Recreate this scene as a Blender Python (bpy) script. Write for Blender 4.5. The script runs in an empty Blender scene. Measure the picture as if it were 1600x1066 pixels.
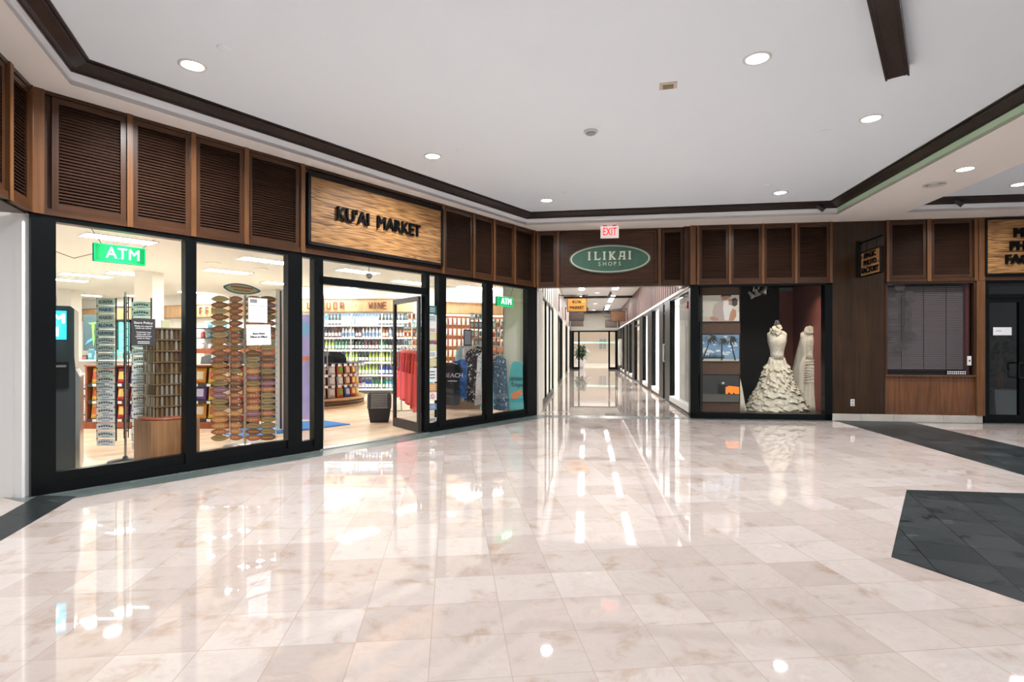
import bpy, math, random
from mathutils import Vector, Matrix
random.seed(7)
R = math.radians
scene = bpy.context.scene
COL = scene.collection
# ---------------------------------------------------------------- camera
F, CX, YH, H = 870.0, 800.0, 545.0, 1.2
cam = bpy.data.objects.new('camera', bpy.data.cameras.new('camera'))
cam.data.sensor_width = 36.0
cam.data.lens = F / 1600 * 36
cam.data.shift_y = (YH - 533) / 1600
cam.location = (0, 0, H)
cam.rotation_euler = (R(90), 0, 0)
cam.data.clip_end = 200
COL.objects.link(cam)
scene.camera = cam
# ---------------------------------------------------------------- world, exposure
w = bpy.data.worlds.new('world'); scene.world = w; w.use_nodes = True
w.node_tree.nodes['Background'].inputs[0].default_value = (0.97, 0.98, 1.0, 1)
w.node_tree.nodes['Background'].inputs[1].default_value = 0.6
scene.view_settings.view_transform = 'Standard'
scene.view_settings.look = 'None'
scene.view_settings.exposure = 0.0
scene.view_settings.gamma = 1.0
scene.view_settings.use_curve_mapping = False
scene.cycles.max_bounces = 8
scene.cycles.transparent_max_bounces = 16
DOWN_W = 73.0        # power of each mall downlight
PANEL_E = 56.0        # market ceiling panel emission
CORR_E = 42.0
# ---------------------------------------------------------------- pixel -> place
def G(x, y):
    Y = F * H / (y - YH)
    return ((x - CX) / F * Y, Y)
def atz(x, y, z):
    Y = F * (z - H) / (YH - y)
    return ((x - CX) / F * Y, Y)
def atY(x, y, Y):
    return Vector(((x - CX) / F * Y, Y, H - (y - YH) / F * Y))
class Fr:
    """a vertical plane: local x runs along it, local y into it"""
    def __init__(s, p, deg):
        s.p = Vector((p[0], p[1])); s.deg = deg; s.th = R(deg)
        s.u = Vector((math.cos(s.th), math.sin(s.th))); s.v = Vector((-s.u.y, s.u.x))
    def at(s, a, o=0.0, z=0.0):
        q = s.p + s.u * a + s.v * o
        return Vector((q.x, q.y, z))
    def off(s, o):
        return Fr(s.p + s.v * o, s.deg)
    def S(s, x):
        k = (x - CX) / F
        return (k * s.p.y - s.p.x) / (s.u.x - k * s.u.y)
    def Z(s, x, y):
        q = s.p + s.u * s.S(x)
        return H + (YH - y) / F * q.y
# ---------------------------------------------------------------- materials
MATS = {}
def new_mat(name):
    m = bpy.data.materials.new(name); m.use_nodes = True
    MATS[name] = m
    return m, m.node_tree, m.node_tree.nodes['Principled BSDF']
def mat(name, col, rough=0.5, metal=0.0, emit=0.0, ecol=None, coat=0.0, noise=0.0, nscale=8.0, spec=0.5, trans=0.0):
    if name in MATS: return MATS[name]
    m, t, b = new_mat(name)
    b.inputs['Base Color'].default_value = (*col, 1)
    b.inputs['Roughness'].default_value = rough
    b.inputs['Metallic'].default_value = metal
    b.inputs['Coat Weight'].default_value = coat
    b.inputs['Specular IOR Level'].default_value = spec
    b.inputs['Transmission Weight'].default_value = trans
    if emit:
        b.inputs['Emission Color'].default_value = (*(ecol or col), 1)
        b.inputs['Emission Strength'].default_value = emit
    if noise:
        tc = t.nodes.new('ShaderNodeTexCoord'); n = t.nodes.new('ShaderNodeTexNoise')
        n.inputs['Scale'].default_value = nscale; n.inputs['Detail'].default_value = 5
        mx = t.nodes.new('ShaderNodeMix'); mx.data_type = 'RGBA'
        t.links.new(tc.outputs['Object'], n.inputs['Vector'])
        t.links.new(n.outputs['Fac'], mx.inputs['Factor'])
        mx.inputs['A'].default_value = (*[c * (1 - noise) for c in col], 1)
        mx.inputs['B'].default_value = (*[min(1, c * (1 + noise)) for c in col], 1)
        t.links.new(mx.outputs['Result'], b.inputs['Base Color'])
    return m
def ramp(t, fac, stops):
    r = t.nodes.new('ShaderNodeValToRGB')
    e = r.color_ramp.elements
    while len(e) < len(stops): e.new(0.5)
    for k, (p, c) in enumerate(stops):
        e[k].position = p; e[k].color = (*c, 1)
    t.links.new(fac, r.inputs[0])
    return r.outputs[0]
def wood(name, c1, c2, grain='z', rough=0.3, coat=0.3, scale=1.0, sharp=False):
    if name in MATS: return MATS[name]
    m, t, b = new_mat(name)
    tc = t.nodes.new('ShaderNodeTexCoord'); mp = t.nodes.new('ShaderNodeMapping')
    s = {'z': (26, 26, 1.1), 'x': (1.1, 26, 26)}[grain]
    mp.inputs['Scale'].default_value = [k * scale for k in s]
    n = t.nodes.new('ShaderNodeTexNoise'); n.inputs['Scale'].default_value = 1.0
    n.inputs['Detail'].default_value = 6; n.inputs['Distortion'].default_value = 0.6
    t.links.new(tc.outputs['Object'], mp.inputs[0]); t.links.new(mp.outputs[0], n.inputs['Vector'])
    n2 = t.nodes.new('ShaderNodeTexNoise'); n2.inputs['Scale'].default_value = 2.2
    t.links.new(tc.outputs['Object'], n2.inputs['Vector'])
    ad = t.nodes.new('ShaderNodeMath'); ad.operation = 'MULTIPLY_ADD'
    t.links.new(n2.outputs['Fac'], ad.inputs[0]); ad.inputs[1].default_value = 0.5
    t.links.new(n.outputs['Fac'], ad.inputs[2])
    if sharp:
        mp.inputs['Scale'].default_value = (0.6 * scale, 1.0, 19 * scale); n.inputs['Distortion'].default_value = 0.15; n.inputs['Detail'].default_value = 1.5
        cm = tuple((a + d) / 2 for a, d in zip(c1, c2))
        o = ramp(t, n.outputs['Fac'], [(0.30, c1), (0.38, c2), (0.43, c1), (0.48, c2), (0.52, c1), (0.56, c2), (0.60, c1), (0.68, c2)])
    else:
        o = ramp(t, ad.outputs[0], [(0.5, c1), (1.0, c2)])
    t.links.new(o, b.inputs['Base Color'])
    b.inputs['Roughness'].default_value = rough; b.inputs['Coat Weight'].default_value = coat
    b.inputs['Coat Roughness'].default_value = 0.25; b.inputs['Specular IOR Level'].default_value = 0.28
    return m
def glass(name, tint=(1, 1, 1), base=0.03, edge=0.5, rough=0.0):
    if name in MATS: return MATS[name]
    m = bpy.data.materials.new(name); m.use_nodes = True; MATS[name] = m
    t = m.node_tree; t.nodes.clear()
    out = t.nodes.new('ShaderNodeOutputMaterial'); tr = t.nodes.new('ShaderNodeBsdfTransparent')
    gl = t.nodes.new('ShaderNodeBsdfGlossy'); gl.inputs['Roughness'].default_value = rough
    tr.inputs[0].default_value = (*tint, 1)
    fr = t.nodes.new('ShaderNodeFresnel'); fr.inputs[0].default_value = 1.45
    mx = t.nodes.new('ShaderNodeMixShader')
    ma = t.nodes.new('ShaderNodeMath'); ma.operation = 'MULTIPLY_ADD'; ma.use_clamp = True
    t.links.new(fr.outputs[0], ma.inputs[0]); ma.inputs[1].default_value = edge; ma.inputs[2].default_value = base - 0.02
    t.links.new(ma.outputs[0], mx.inputs[0]); t.links.new(tr.outputs[0], mx.inputs[1]); t.links.new(gl.outputs[0], mx.inputs[2])
    t.links.new(mx.outputs[0], out.inputs[0])
    return m
def tiles(name, c1, c2, vein, size, ang, off, rough, mortar=0.0035, mcol=None, bump=0.0, spec=0.5, vs=2.4, ior=1.5, hi=1.08):
    m, t, b = new_mat(name)
    tc = t.nodes.new('ShaderNodeTexCoord'); mp = t.nodes.new('ShaderNodeMapping')
    mp.vector_type = 'TEXTURE'
    mp.inputs['Rotation'].default_value = (0, 0, R(ang)); mp.inputs['Location'].default_value = (off[0], off[1], 0)
    t.links.new(tc.outputs['Object'], mp.inputs[0])
    br = t.nodes.new('ShaderNodeTexBrick'); br.offset = 0.0; br.squash = 1.0
    br.inputs['Color1'].default_value = (0, 0, 0, 1); br.inputs['Color2'].default_value = (1, 1, 1, 1)
    br.inputs['Mortar'].default_value = (0.5, 0.5, 0.5, 1)
    br.inputs['Scale'].default_value = 1.0; br.inputs['Mortar Size'].default_value = mortar / 2
    br.inputs['Mortar Smooth'].default_value = 0.3
    br.inputs['Brick Width'].default_value = size[0]; br.inputs['Row Height'].default_value = size[1]
    t.links.new(mp.outputs[0], br.inputs['Vector'])
    # veins broken at every tile: shift the noise by the tile's own value
    sc = t.nodes.new('ShaderNodeVectorMath'); sc.operation = 'MULTIPLY_ADD'
    t.links.new(br.outputs['Color'], sc.inputs[0]); sc.inputs[1].default_value = (9, 7, 5); t.links.new(mp.outputs[0], sc.inputs[2])
    n = t.nodes.new('ShaderNodeTexNoise'); n.inputs['Scale'].default_value = vs; n.inputs['Detail'].default_value = 9
    n.inputs['Roughness'].default_value = 0.68; n.inputs['Distortion'].default_value = 0.45
    t.links.new(sc.outputs[0], n.inputs['Vector'])
    mx = t.nodes.new('ShaderNodeMix'); mx.data_type = 'RGBA'
    mx.inputs['A'].default_value = (*c1, 1); mx.inputs['B'].default_value = (*c2, 1)
    t.links.new(br.outputs['Color'], mx.inputs['Factor'])
    vn = ramp(t, n.outputs['Fac'], [(0.33, tuple(v for v in vein)), (0.45, (0.96, 0.95, 0.94)), (0.54, (1, 1, 1)), (0.60, (0.95, 0.925, 0.91)), (0.70, (hi, hi, hi))])
    mu = t.nodes.new('ShaderNodeMix'); mu.data_type = 'RGBA'; mu.blend_type = 'MULTIPLY'; mu.inputs['Factor'].default_value = 1
    t.links.new(mx.outputs['Result'], mu.inputs['A']); t.links.new(vn, mu.inputs['B'])
    jm = t.nodes.new('ShaderNodeMix'); jm.data_type = 'RGBA'
    t.links.new(br.outputs['Fac'], jm.inputs['Factor']); t.links.new(mu.outputs['Result'], jm.inputs['A'])
    jm.inputs['B'].default_value = (*(mcol or (0.35, 0.28, 0.24)), 1)
    t.links.new(jm.outputs['Result'], b.inputs['Base Color'])
    b.inputs['Roughness'].default_value = rough; b.inputs['Specular IOR Level'].default_value = spec; b.inputs['IOR'].default_value = ior
    if bump:
        n3 = t.nodes.new('ShaderNodeTexNoise'); n3.inputs['Scale'].default_value = 2.5
        t.links.new(sc.outputs[0], n3.inputs['Vector'])
        bp = t.nodes.new('ShaderNodeBump'); bp.inputs['Strength'].default_value = bump; bp.inputs['Distance'].default_value = 0.01
        t.links.new(n3.outputs['Fac'], bp.inputs['Height']); t.links.new(bp.outputs[0], b.inputs['Normal'])
    return m
def speckle(name, c1, c2, scale, lo=0.5, hi=0.54, rough=0.8):
    """a printed cloth: motifs of c2 on c1"""
    if name in MATS: return MATS[name]
    m, t, b = new_mat(name)
    tc = t.nodes.new('ShaderNodeTexCoord'); n = t.nodes.new('ShaderNodeTexNoise')
    n.inputs['Scale'].default_value = scale; n.inputs['Detail'].default_value = 2; n.inputs['Distortion'].default_value = 1.0
    t.links.new(tc.outputs['Object'], n.inputs['Vector'])
    t.links.new(ramp(t, n.outputs['Fac'], [(lo, c1), (hi, c2)]), b.inputs['Base Color'])
    b.inputs['Roughness'].default_value = rough
    return m

WOOD = wood('mahogany', (0.030, 0.0125, 0.006), (0.080, 0.034, 0.016), coat=0.05)
WOODL = wood('mahogany_edge', (0.095, 0.040, 0.015), (0.20, 0.088, 0.035), coat=0.1)
WOODH = wood('mahogany_rail', (0.030, 0.0125, 0.006), (0.088, 0.037, 0.017), grain='x', coat=0.05)
WOODP = wood('mahogany_panel', (0.075, 0.028, 0.011), (0.20, 0.078, 0.028))
SLAT = wood('louvre_wood', (0.030, 0.015, 0.010), (0.062, 0.030, 0.019), grain='x', rough=0.28, coat=0.5)
ZEBRA = wood('zebra_wood', (0.095, 0.036, 0.012), (0.54, 0.29, 0.11), grain='x', rough=0.5, coat=0.0, scale=1.4, sharp=True)
TAN = wood('pale_slat_wood', (0.42, 0.26, 0.13), (0.66, 0.45, 0.25), rough=0.6, coat=0)
OAK = wood('brown_oak', (0.22, 0.10, 0.04), (0.40, 0.20, 0.09), rough=0.45, coat=0.1)
CHERRY = wood('cherry_wood', (0.20, 0.05, 0.02), (0.36, 0.10, 0.04), rough=0.4, coat=0.1)
BLACKM = mat('black_metal', (0.0035, 0.0045, 0.005), 0.3, 0.0, spec=0.14)
DARKM = mat('dark_bronze', (0.035, 0.035, 0.036), 0.35, 0.6)
TRIM = wood('dark_moulding', (0.014, 0.008, 0.006), (0.035, 0.020, 0.016), rough=0.35)
CHROME = mat('brushed_steel', (0.55, 0.55, 0.55), 0.28, 1.0)
WHITE = mat('white_paint', (0.78, 0.77, 0.75), 0.6)
CEIL = mat('ceiling_white', (0.83, 0.89, 0.955), 0.85)
SOFF = mat('soffit_cream', (0.90, 0.84, 0.79), 0.8)
RISER = mat('riser_white', (0.88, 0.88, 0.90), 0.8)
GREENLIT = mat('riser_green_cast', (0.55, 0.75, 0.52), 0.8)  # neon's green light on the right riser, put into its colour
CREAM = mat('cream_wall', (0.80, 0.76, 0.66), 0.7)
PAPER = mat('paper', (0.85, 0.84, 0.86), 0.7)
BLACK = mat('black', (0.006, 0.006, 0.007), 0.6, spec=0.2)
BLKPL = mat('black_plastic', (0.02, 0.02, 0.023), 0.4)
INK = mat('ink', (0.03, 0.03, 0.035), 0.6)
GLASS = glass('clear_glass', (0.985, 0.995, 0.99), 0.02, 0.16)
DGLASS = glass('smoky_glass', (0.75, 0.76, 0.78), 0.03, 0.3)
MARBLE = tiles('marble', (0.445, 0.375, 0.338), (0.535, 0.472, 0.44), (0.80, 0.71, 0.64), (0.305, 0.305), 6.2, G(668.7, 1066), 0.022, spec=0.5, ior=2.0, vs=4.2)
SLATE = tiles('slate', (0.020, 0.024, 0.025), (0.036, 0.041, 0.042), (0.25, 0.25, 0.25), (0.305, 0.305), -22.5, G(1411.7, 763.9), 0.28, mortar=0.006, mcol=(0.002, 0.002, 0.002), vs=5, spec=0.05, ior=1.4, hi=2.2)
SLATEG = tiles('green_slate', (0.09, 0.115, 0.108), (0.13, 0.16, 0.15), (0.7, 0.7, 0.7), (0.61, 0.36), 52, (0, 0), 0.25, mortar=0.004, mcol=(0.05, 0.05, 0.05), vs=3)
PLANKS = tiles('laminate', (0.66, 0.47, 0.31), (0.78, 0.60, 0.42), (0.85, 0.8, 0.75), (1.2, 0.16), 52, (0, 0), 0.25, mortar=0.002)
EMIT = mat('lamp_lens', (1, 1, 1), 0.5, emit=18, ecol=(1, 0.99, 0.97))
# ---------------------------------------------------------------- mesh building
class MB:
    def __init__(s): s.v = []; s.f = []; s.m = []; s.sm = []
    def add(s, vs, fs, m=0, M=None, smooth=False):
        k = len(s.v)
        for p in vs:
            p = Vector(p)
            s.v.append(M @ p if M is not None else p)
        for f in fs:
            s.f.append([i + k for i in f]); s.m.append(m); s.sm.append(smooth)
        return s
    def box(s, x0, x1, y0, y1, z0, z1, m=0, M=None):
        vs = [(x, y, z) for z in (z0, z1) for y in (y0, y1) for x in (x0, x1)]
        fs = [(0, 2, 3, 1), (4, 5, 7, 6), (0, 1, 5, 4), (2, 6, 7, 3), (0, 4, 6, 2), (1, 3, 7, 5)]
        return s.add(vs, fs, m, M)
    def tube(s, p0, p1, r0, r1=None, n=12, m=0, caps=True, M=None):
        p0 = Vector(p0); p1 = Vector(p1); r1 = r0 if r1 is None else r1
        d = (p1 - p0).normalized()
        a = d.orthogonal().normalized(); b = d.cross(a)
        vs = []
        for p, r in ((p0, r0), (p1, r1)):
            for i in range(n):
                t = 2 * math.pi * i / n
                vs.append(p + a * (r * math.cos(t)) + b * (r * math.sin(t)))
        s.add(vs, [(i, (i + 1) % n, n + (i + 1) % n, n + i) for i in range(n)], m, M, True)
        if caps: s.add(vs, [list(range(n))[::-1], list(range(n, 2 * n))], m, M)
        return s
    def path(s, pts, r, n=8, m=0):
        for a, b in zip(pts, pts[1:]): s.tube(a, b, r, n=n, m=m)
        return s
    def lathe(s, prof, n=16, m=0, M=None, ms=None, fn=None):
        vs = []
        for j, (r, z) in enumerate(prof):
            for i in range(n):
                t = 2 * math.pi * i / n
                x, y = r * math.cos(t), r * math.sin(t)
                if fn: x, y, zz = fn(x, y, z, t, j)
                else: zz = z
                vs.append((x, y, zz))
        for j in range(len(prof) - 1):
            s.add([], [], 0)
        k = len(s.v)
        for p in vs: s.v.append(M @ Vector(p) if M is not None else Vector(p))
        for j in range(len(prof) - 1):
            for i in range(n):
                s.f.append([k + j * n + i, k + j * n + (i + 1) % n, k + (j + 1) * n + (i + 1) % n, k + (j + 1) * n + i])
                s.m.append(ms[j] if ms else m); s.sm.append(True)
        s.f.append([k + i for i in range(n)][::-1]); s.m.append(ms[0] if ms else m); s.sm.append(False)
        e = k + (len(prof) - 1) * n
        s.f.append([e + i for i in range(n)]); s.m.append(ms[-1] if ms else m); s.sm.append(False)
        return s
    def prism(s, pts, a0, a1, axis='z', m=0, M=None):
        """2D outline extruded; axis z: pts are (x, y); axis y: pts are (x, z)"""
        n = len(pts)
        if axis == 'z': vs = [(p[0], p[1], a) for a in (a0, a1) for p in pts]
        else: vs = [(p[0], a, p[1]) for a in (a0, a1) for p in pts]
        fs = [list(range(n))[::-1], list(range(n, 2 * n))] + [(i, (i + 1) % n, n + (i + 1) % n, n + i) for i in range(n)]
        return s.add(vs, fs, m, M)
    def ell(s, cx, cz, rx, rz, y0, y1, m=0, n=40, M=None):
        return s.prism([(cx + rx * math.cos(2 * math.pi * i / n), cz + rz * math.sin(2 * math.pi * i / n)) for i in range(n)], y0, y1, 'y', m, M)
    def text(s, body, size, x, z, y=0.0, depth=0.01, m=0, bold=0.0, sx=1.0, align='CENTER', space=1.0, M=None):
        """writing in the local x-z plane that reads from the -y side"""
        c = bpy.data.curves.new('t', 'FONT'); c.body = body; c.size = size; c.extrude = depth / 2
        c.align_x = align; c.align_y = 'CENTER'; c.space_character = space; c.resolution_u = 2
        o = bpy.data.objects.new('t', c); COL.objects.link(o)
        bpy.context.view_layer.update()
        me = bpy.data.meshes.new_from_object(o.evaluated_get(bpy.context.evaluated_depsgraph_get()))
        me.calc_loop_triangles()
        T = Matrix.Translation((x, y, z)) @ Matrix.Rotation(R(90), 4, 'X') @ Matrix.Diagonal((sx, 1, 1, 1))
        if M is not None: T = M @ T
        for dx, dz in (((0, 0),) if bold <= 0.0012 else ((-bold, -bold * .6), (bold, -bold * .6), (-bold, bold * .6), (bold, bold * .6))):
            s.add([(v.co.x + dx, v.co.y + dz, v.co.z) for v in me.vertices], [tuple(p.vertices) for p in me.loop_triangles], m, T)
        bpy.data.objects.remove(o); bpy.data.meshes.remove(me); bpy.data.curves.remove(c)
        return s
    def mesh(s, name, mats):
        me = bpy.data.meshes.new(name)
        me.from_pydata([tuple(v) for v in s.v], [], s.f)
        for k in (mats if isinstance(mats, (list, tuple)) else [mats]): me.materials.append(k)
        me.polygons.foreach_set('material_index', s.m)
        me.polygons.foreach_set('use_smooth', s.sm)
        me.update()
        return me
def link(o, parent=None):
    COL.objects.link(o)
    if parent is not None: o.parent = parent
    return o
def part(name, mb, mats, parent, label=None):
    o = link(bpy.data.objects.new(name, mb.mesh(name, mats)), parent)
    if label: o['label'] = label
    return o
def tag(o, label, cat, group=None, kind=None):
    if label: o['label'] = label
    if cat: o['category'] = cat
    if group: o['group'] = group
    if kind: o['kind'] = kind
    return o
def thing(name, label, cat, loc=(0, 0, 0), rot=0.0, group=None):
    o = bpy.data.objects.new(name, None); o.empty_display_size = 0.1
    link(o); o.location = loc; o.rotation_euler = (0, 0, rot)
    return tag(o, label, cat, group)
def solo(name, mb, mats, label, cat, loc=(0, 0, 0), rot=0.0, group=None):
    o = link(bpy.data.objects.new(name, mb.mesh(name, mats)))
    o.location = loc; o.rotation_euler = (0, 0, rot)
    return tag(o, label, cat, group)
def struct(name, mb, mats, loc=(0, 0, 0), rot=0.0):
    o = link(bpy.data.objects.new(name, mb.mesh(name, mats)))
    o.location = loc; o.rotation_euler = (0, 0, rot); o['kind'] = 'structure'
    return o
def sempty(name, loc=(0, 0, 0), rot=0.0):
    o = bpy.data.objects.new(name, None); link(o); o.location = loc; o.rotation_euler = (0, 0, rot); o['kind'] = 'structure'
    return o
def shared(name, me, loc, rot, label, cat, group, rx=0.0):
    o = link(bpy.data.objects.new(name, me)); o.location = loc; o.rotation_euler = (rx, 0, rot)
    return tag(o, label, cat, group)
def dup(root, loc, rot, label, group=None):
    r = root.copy(); COL.objects.link(r); r.location = loc; r.rotation_euler = (0, 0, rot); r['label'] = label
    if group: r['group'] = group
    for ch in list(root.children):
        c = ch.copy(); COL.objects.link(c); c.parent = r
        for g in ch.children:
            d = g.copy(); COL.objects.link(d); d.parent = c
    return r
ORD = ['first', 'second', 'third', 'fourth', 'fifth', 'sixth', 'seventh', 'eighth', 'ninth', 'tenth', 'eleventh', 'twelfth', 'thirteenth', 'fourteenth', 'fifteenth', 'sixteenth',
       'seventeenth', 'eighteenth', 'nineteenth', 'twentieth']
TENS = {20: 'twenty', 30: 'thirty', 40: 'forty'}
def nth(i):
    if i < 20: return ORD[i]
    t = (i + 1) // 10 * 10
    return {20: 'twentieth', 30: 'thirtieth', 40: 'fortieth'}[t] if (i + 1) % 10 == 0 else TENS[t] + '-' + ORD[(i + 1) % 10 - 1]

# ---------------------------------------------------------------- the planes of the place
ZT, ZB, ZC = 3.32, 2.30, 3.51          # soffit, fascia bottom, main ceiling
A = (0.44, 10.09)
LWe = Fr(A, 52)                        # market front, local x towards the corridor
L = LWe.at(LWe.S(42))
LW = Fr((L.x, L.y), 52)
sA = LW.S(838)
P1 = Fr(A, -7.5)                       # wall over the corridor mouth
P2 = Fr((4.25, 9.48), -7.5)            # bridal shop and photo shop front
W0 = Fr((L.x, L.y), 112.5)
CL = Fr(A, 82.5)                       # corridor, market side (local y is away from the corridor)
CR = Fr((3.17, 9.74), 82.5)            # corridor, far side (local y is into the corridor)
cd = CL.u
CLEN = 23.0
# ---------------------------------------------------------------- floor
struct('floor', MB().box(-7, 16, -5, 58, -0.1, 0), MARBLE)
def flat(name, pts, z0, z1, m):
    return struct(name, MB().prism([tuple(p)[:2] for p in pts], z0, z1), m)
bw = 0.36
flat('floor_band_1', [LW.at(-0.12, 0.1), LW.at(-0.02, -bw), LW.at(sA, -bw), LW.at(sA, 0.1)], -0.02, 0.001, SLATEG)
flat('floor_band_2', [P1.at(-0.1, 0), P1.at(0, -bw), P2.at(8, -bw + 0.2), P2.at(8, 0.1), P2.at(-1.3, 0.1), P1.at(2.66, 0)], -0.02, 0.0005, SLATEG)
g0, g1, g2, g3 = G(1306, 658), G(1600, 746), G(1600, 702), G(1420, 659)
cdir = Vector((0.1305, 0.9914))
p = Vector(g0); q = Vector(g3)
flat('floor_band_3', [p + cdir * 0.15, p - cdir * 12, q - cdir * 12, q + cdir * 0.15], -0.02, 0.0015, SLATE)
# dark strip that leaves the market corner towards the camera's left
a0, a1, a2, a3 = Vector(G(60, 774)), Vector(G(120, 776)), Vector(G(0, 846)), Vector(G(0, 808))
flat('floor_band_4', [a0, a1, a1 + (a2 - a1) * 4, a0 + (a3 - a0) * 4], -0.02, 0.0012, SLATE)
h = [Vector(G(1392.5, 870.6))]
for a_ in (37.5, 97.5, 157.5, 217.5, 277.5):
    h.append(h[-1] + Vector((math.sin(R(a_)), math.cos(R(a_)))) * 1.92)
flat('floor_inlay', h[::-1], -0.02, 0.0016, SLATE)
# market floor
mk = [LW.at(-0.1, 0.06), LW.at(sA - 0.1, 0.06), CL.at(0.3, 0.3), CL.at(7, 0.3), Vector((-2, 15.2, 0)), Vector((-5.95, 15.2, 0)), Vector((-6, 15.9, 0)), Vector((-17.5, 20.5, 0)), Vector((-17.8, 19, 0)), Vector((-4.4, 4.6, 0))]
flat('floor_market', mk, -0.03, 0.003, PLANKS)
# ---------------------------------------------------------------- ceiling
C0, C1, C2 = [Vector(atz(x, y, ZT)) for x, y in ((110, 132), (822.7, 352), (1307.5, 335.5))]
T0 = Vector(atz(1416, 332, ZT))
r1 = Vector(P1.u)
C3 = C2 - cdir * 12
B1, B2 = C0 + Vector((0.383, -0.924)) * 3.0, C0 + Vector((0.383, -0.924)) * 3.0 + Vector((-0.3, -4))
struct('ceiling', MB().prism([(-6, -5), (16, -5), (16, 12), (-6, 12)], ZC, ZC + 0.1), CEIL)
ft = ZT + 0.04
def sof(name, pts): return flat(name, pts, ZT, ft, SOFF)
v2 = lambda f, s, o=0: Vector(f.at(s, o)[:2])
sof('ceiling_soffit_1', [C0, C1, Vector(A), v2(LW, 0)])
sof('ceiling_soffit_2', [C1, C2, T0, T0 + r1 * 7, v2(P2, 9), v2(P2, -1.2), v2(P1, 2.66), Vector(A)])
sof('ceiling_soffit_3', [C2, C3, T0 - cdir * 12, T0])
sof('ceiling_soffit_4', [C0, v2(LW, 0), v2(LW, -0.3, 0.6), Vector((-6, 4.5)), Vector((-6, -5)), B2, B1])
ring = [B2, B1, C0, C1, C2, C3]
def sweep(mb, line, prof, m=0, closed=False):
    """prof: (inward, z); inward is to the right of travel"""
    n = len(line); rows = []
    for i, p in enumerate(line):
        d0 = (p - line[i - 1]).normalized() if i or closed else None
        d1 = (line[(i + 1) % n] - p).normalized() if i < n - 1 or closed else None
        d0 = d0 or d1; d1 = d1 or d0
        n0, n1 = Vector((d0.y, -d0.x)), Vector((d1.y, -d1.x))
        b = (n0 + n1).normalized(); k = 1 / max(0.3, b.dot(n1))
        rows.append([(p.x + b.x * k * a, p.y + b.y * k * a, z) for a, z in prof])
    k = len(prof); vs = [q for r_ in rows for q in r_]
    fs = [(i * k + j, i * k + j + 1, (i + 1) * k + j + 1, (i + 1) * k + j) for i in range(n - 1) for j in range(k - 1)]
    mb.add(vs, fs, m)
CROWN = [(-0.02, 3.425), (0.012, 3.425), (0.012, 3.44), (0.03, 3.447), (0.04, 3.447), (0.115, 3.487), (0.125, 3.487), (0.125, 3.50), (0.15, 3.50), (0.15, 3.515)]
mb = MB(); sweep(mb, ring[:5], [(0, ZT), (0, ZC)]); struct('ceiling_riser_1', mb, RISER)
mb = MB(); sweep(mb, ring[4:], [(0, ZT), (0, ZC)]); struct('ceiling_riser_2', mb, GREENLIT)
mb = MB(); sweep(mb, ring, CROWN); struct('trim_1', mb, TRIM)
ring2 = [T0 - cdir * 12, T0, T0 + r1 * 7]
mb = MB(); sweep(mb, ring2, [(0, ZT), (0, ZC)]); struct('ceiling_riser_3', mb, RISER)
mb = MB(); sweep(mb, ring2, CROWN); struct('trim_2', mb, TRIM)
# dark moulded beam under the ceiling
bp = Vector(atz(1402, 123.5, 3.41)); bf = Fr(bp, 52)
mb = MB(); mb.box(-4.2, 0, -0.068, 0.068, 3.425, 3.515); mb.box(-4.2, 0.012, -0.082, -0.068, 3.418, 3.515); mb.box(-4.2, 0.012, 0.068, 0.082, 3.418, 3.515); mb.box(-4.2, 0, -0.056, -0.05, 3.42, 3.43); mb.box(-4.2, 0, 0.05, 0.056, 3.42, 3.43)
struct('ceiling_beam', mb, TRIM, (bp.x, bp.y, 0), bf.th)
# downlights
def light(name, loc, power, size, parent=None, col=(0.97, 0.985, 1.0), spread=150, rot=(0, 0, 0), shape='DISK'):
    l = bpy.data.lights.new(name, 'AREA'); l.shape = shape; l.size = size; l.energy = power; l.color = col; l.spread = R(spread)
    o = bpy.data.objects.new(name, l); link(o, parent); o.location = loc; o.rotation_euler = rot
    return o
def downlight(x, y, z, label, r=0.085, power=None, mx=None, grp='recessed ceiling downlights'):
    q = atz(x, y, z) if mx is None else mx
    t = thing('downlight', label, 'ceiling light', (q[0], q[1], z), 0, grp)
    a = MB(); a.lathe([(r, 0), (r + 0.022, 0), (r + 0.022, -0.006), (r, -0.008), (r - 0.004, -0.002), (r, 0)], 28)
    part('trim_ring', a, WHITE, t)
    part('lens', MB().lathe([(r - 0.003, 0.0), (r - 0.003, -0.003)], 28), EMIT, t)
    light('downlight_beam', (0, 0, -0.02), power or DOWN_W, r * 1.9, t)
    return t
DL = [(301, 102, ZC, 'round downlight over the far end of the market, nearest the louvred corner'), (1183, 91, ZC, 'large bright downlight between the dark beam and the small square speaker'),
      (676, 244, ZC, 'downlight in front of the big wooden market sign'), (1361, 185, ZC, 'downlight just past the end of the dark ceiling beam'),
      (854, 313, ZC, 'small downlight by the corner where the market meets the corridor'), (1219, 301, ZC, 'small downlight in front of the bridal window louvres'),
      (1508, 264, ZT, 'downlight in the pale soffit beside the round air grille'), (1592, 288, ZC, 'downlight in the tray ceiling by the photo shop')]
for k, d in enumerate(DL): downlight(*d, power=DOWN_W * [1.2, 1.0, 0.8, 0.8, 0.4, 0.45, 0.7, 0.6][k])
for k, (x, y) in enumerate([(-3.3, 2.2), (-1.4, 2.7), (1.6, 2.6), (-1.2, -2.2), (2.2, -2.6), (5.6, 1.5), (6, -2)]):  # out-of-frame lamps added to light the hall and the white pillar
    downlight(0, 0, (ZT if k in (0, 5, 6) else ZC), 'unseen downlight added to brighten the near part of the hall', mx=(x, y))
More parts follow.
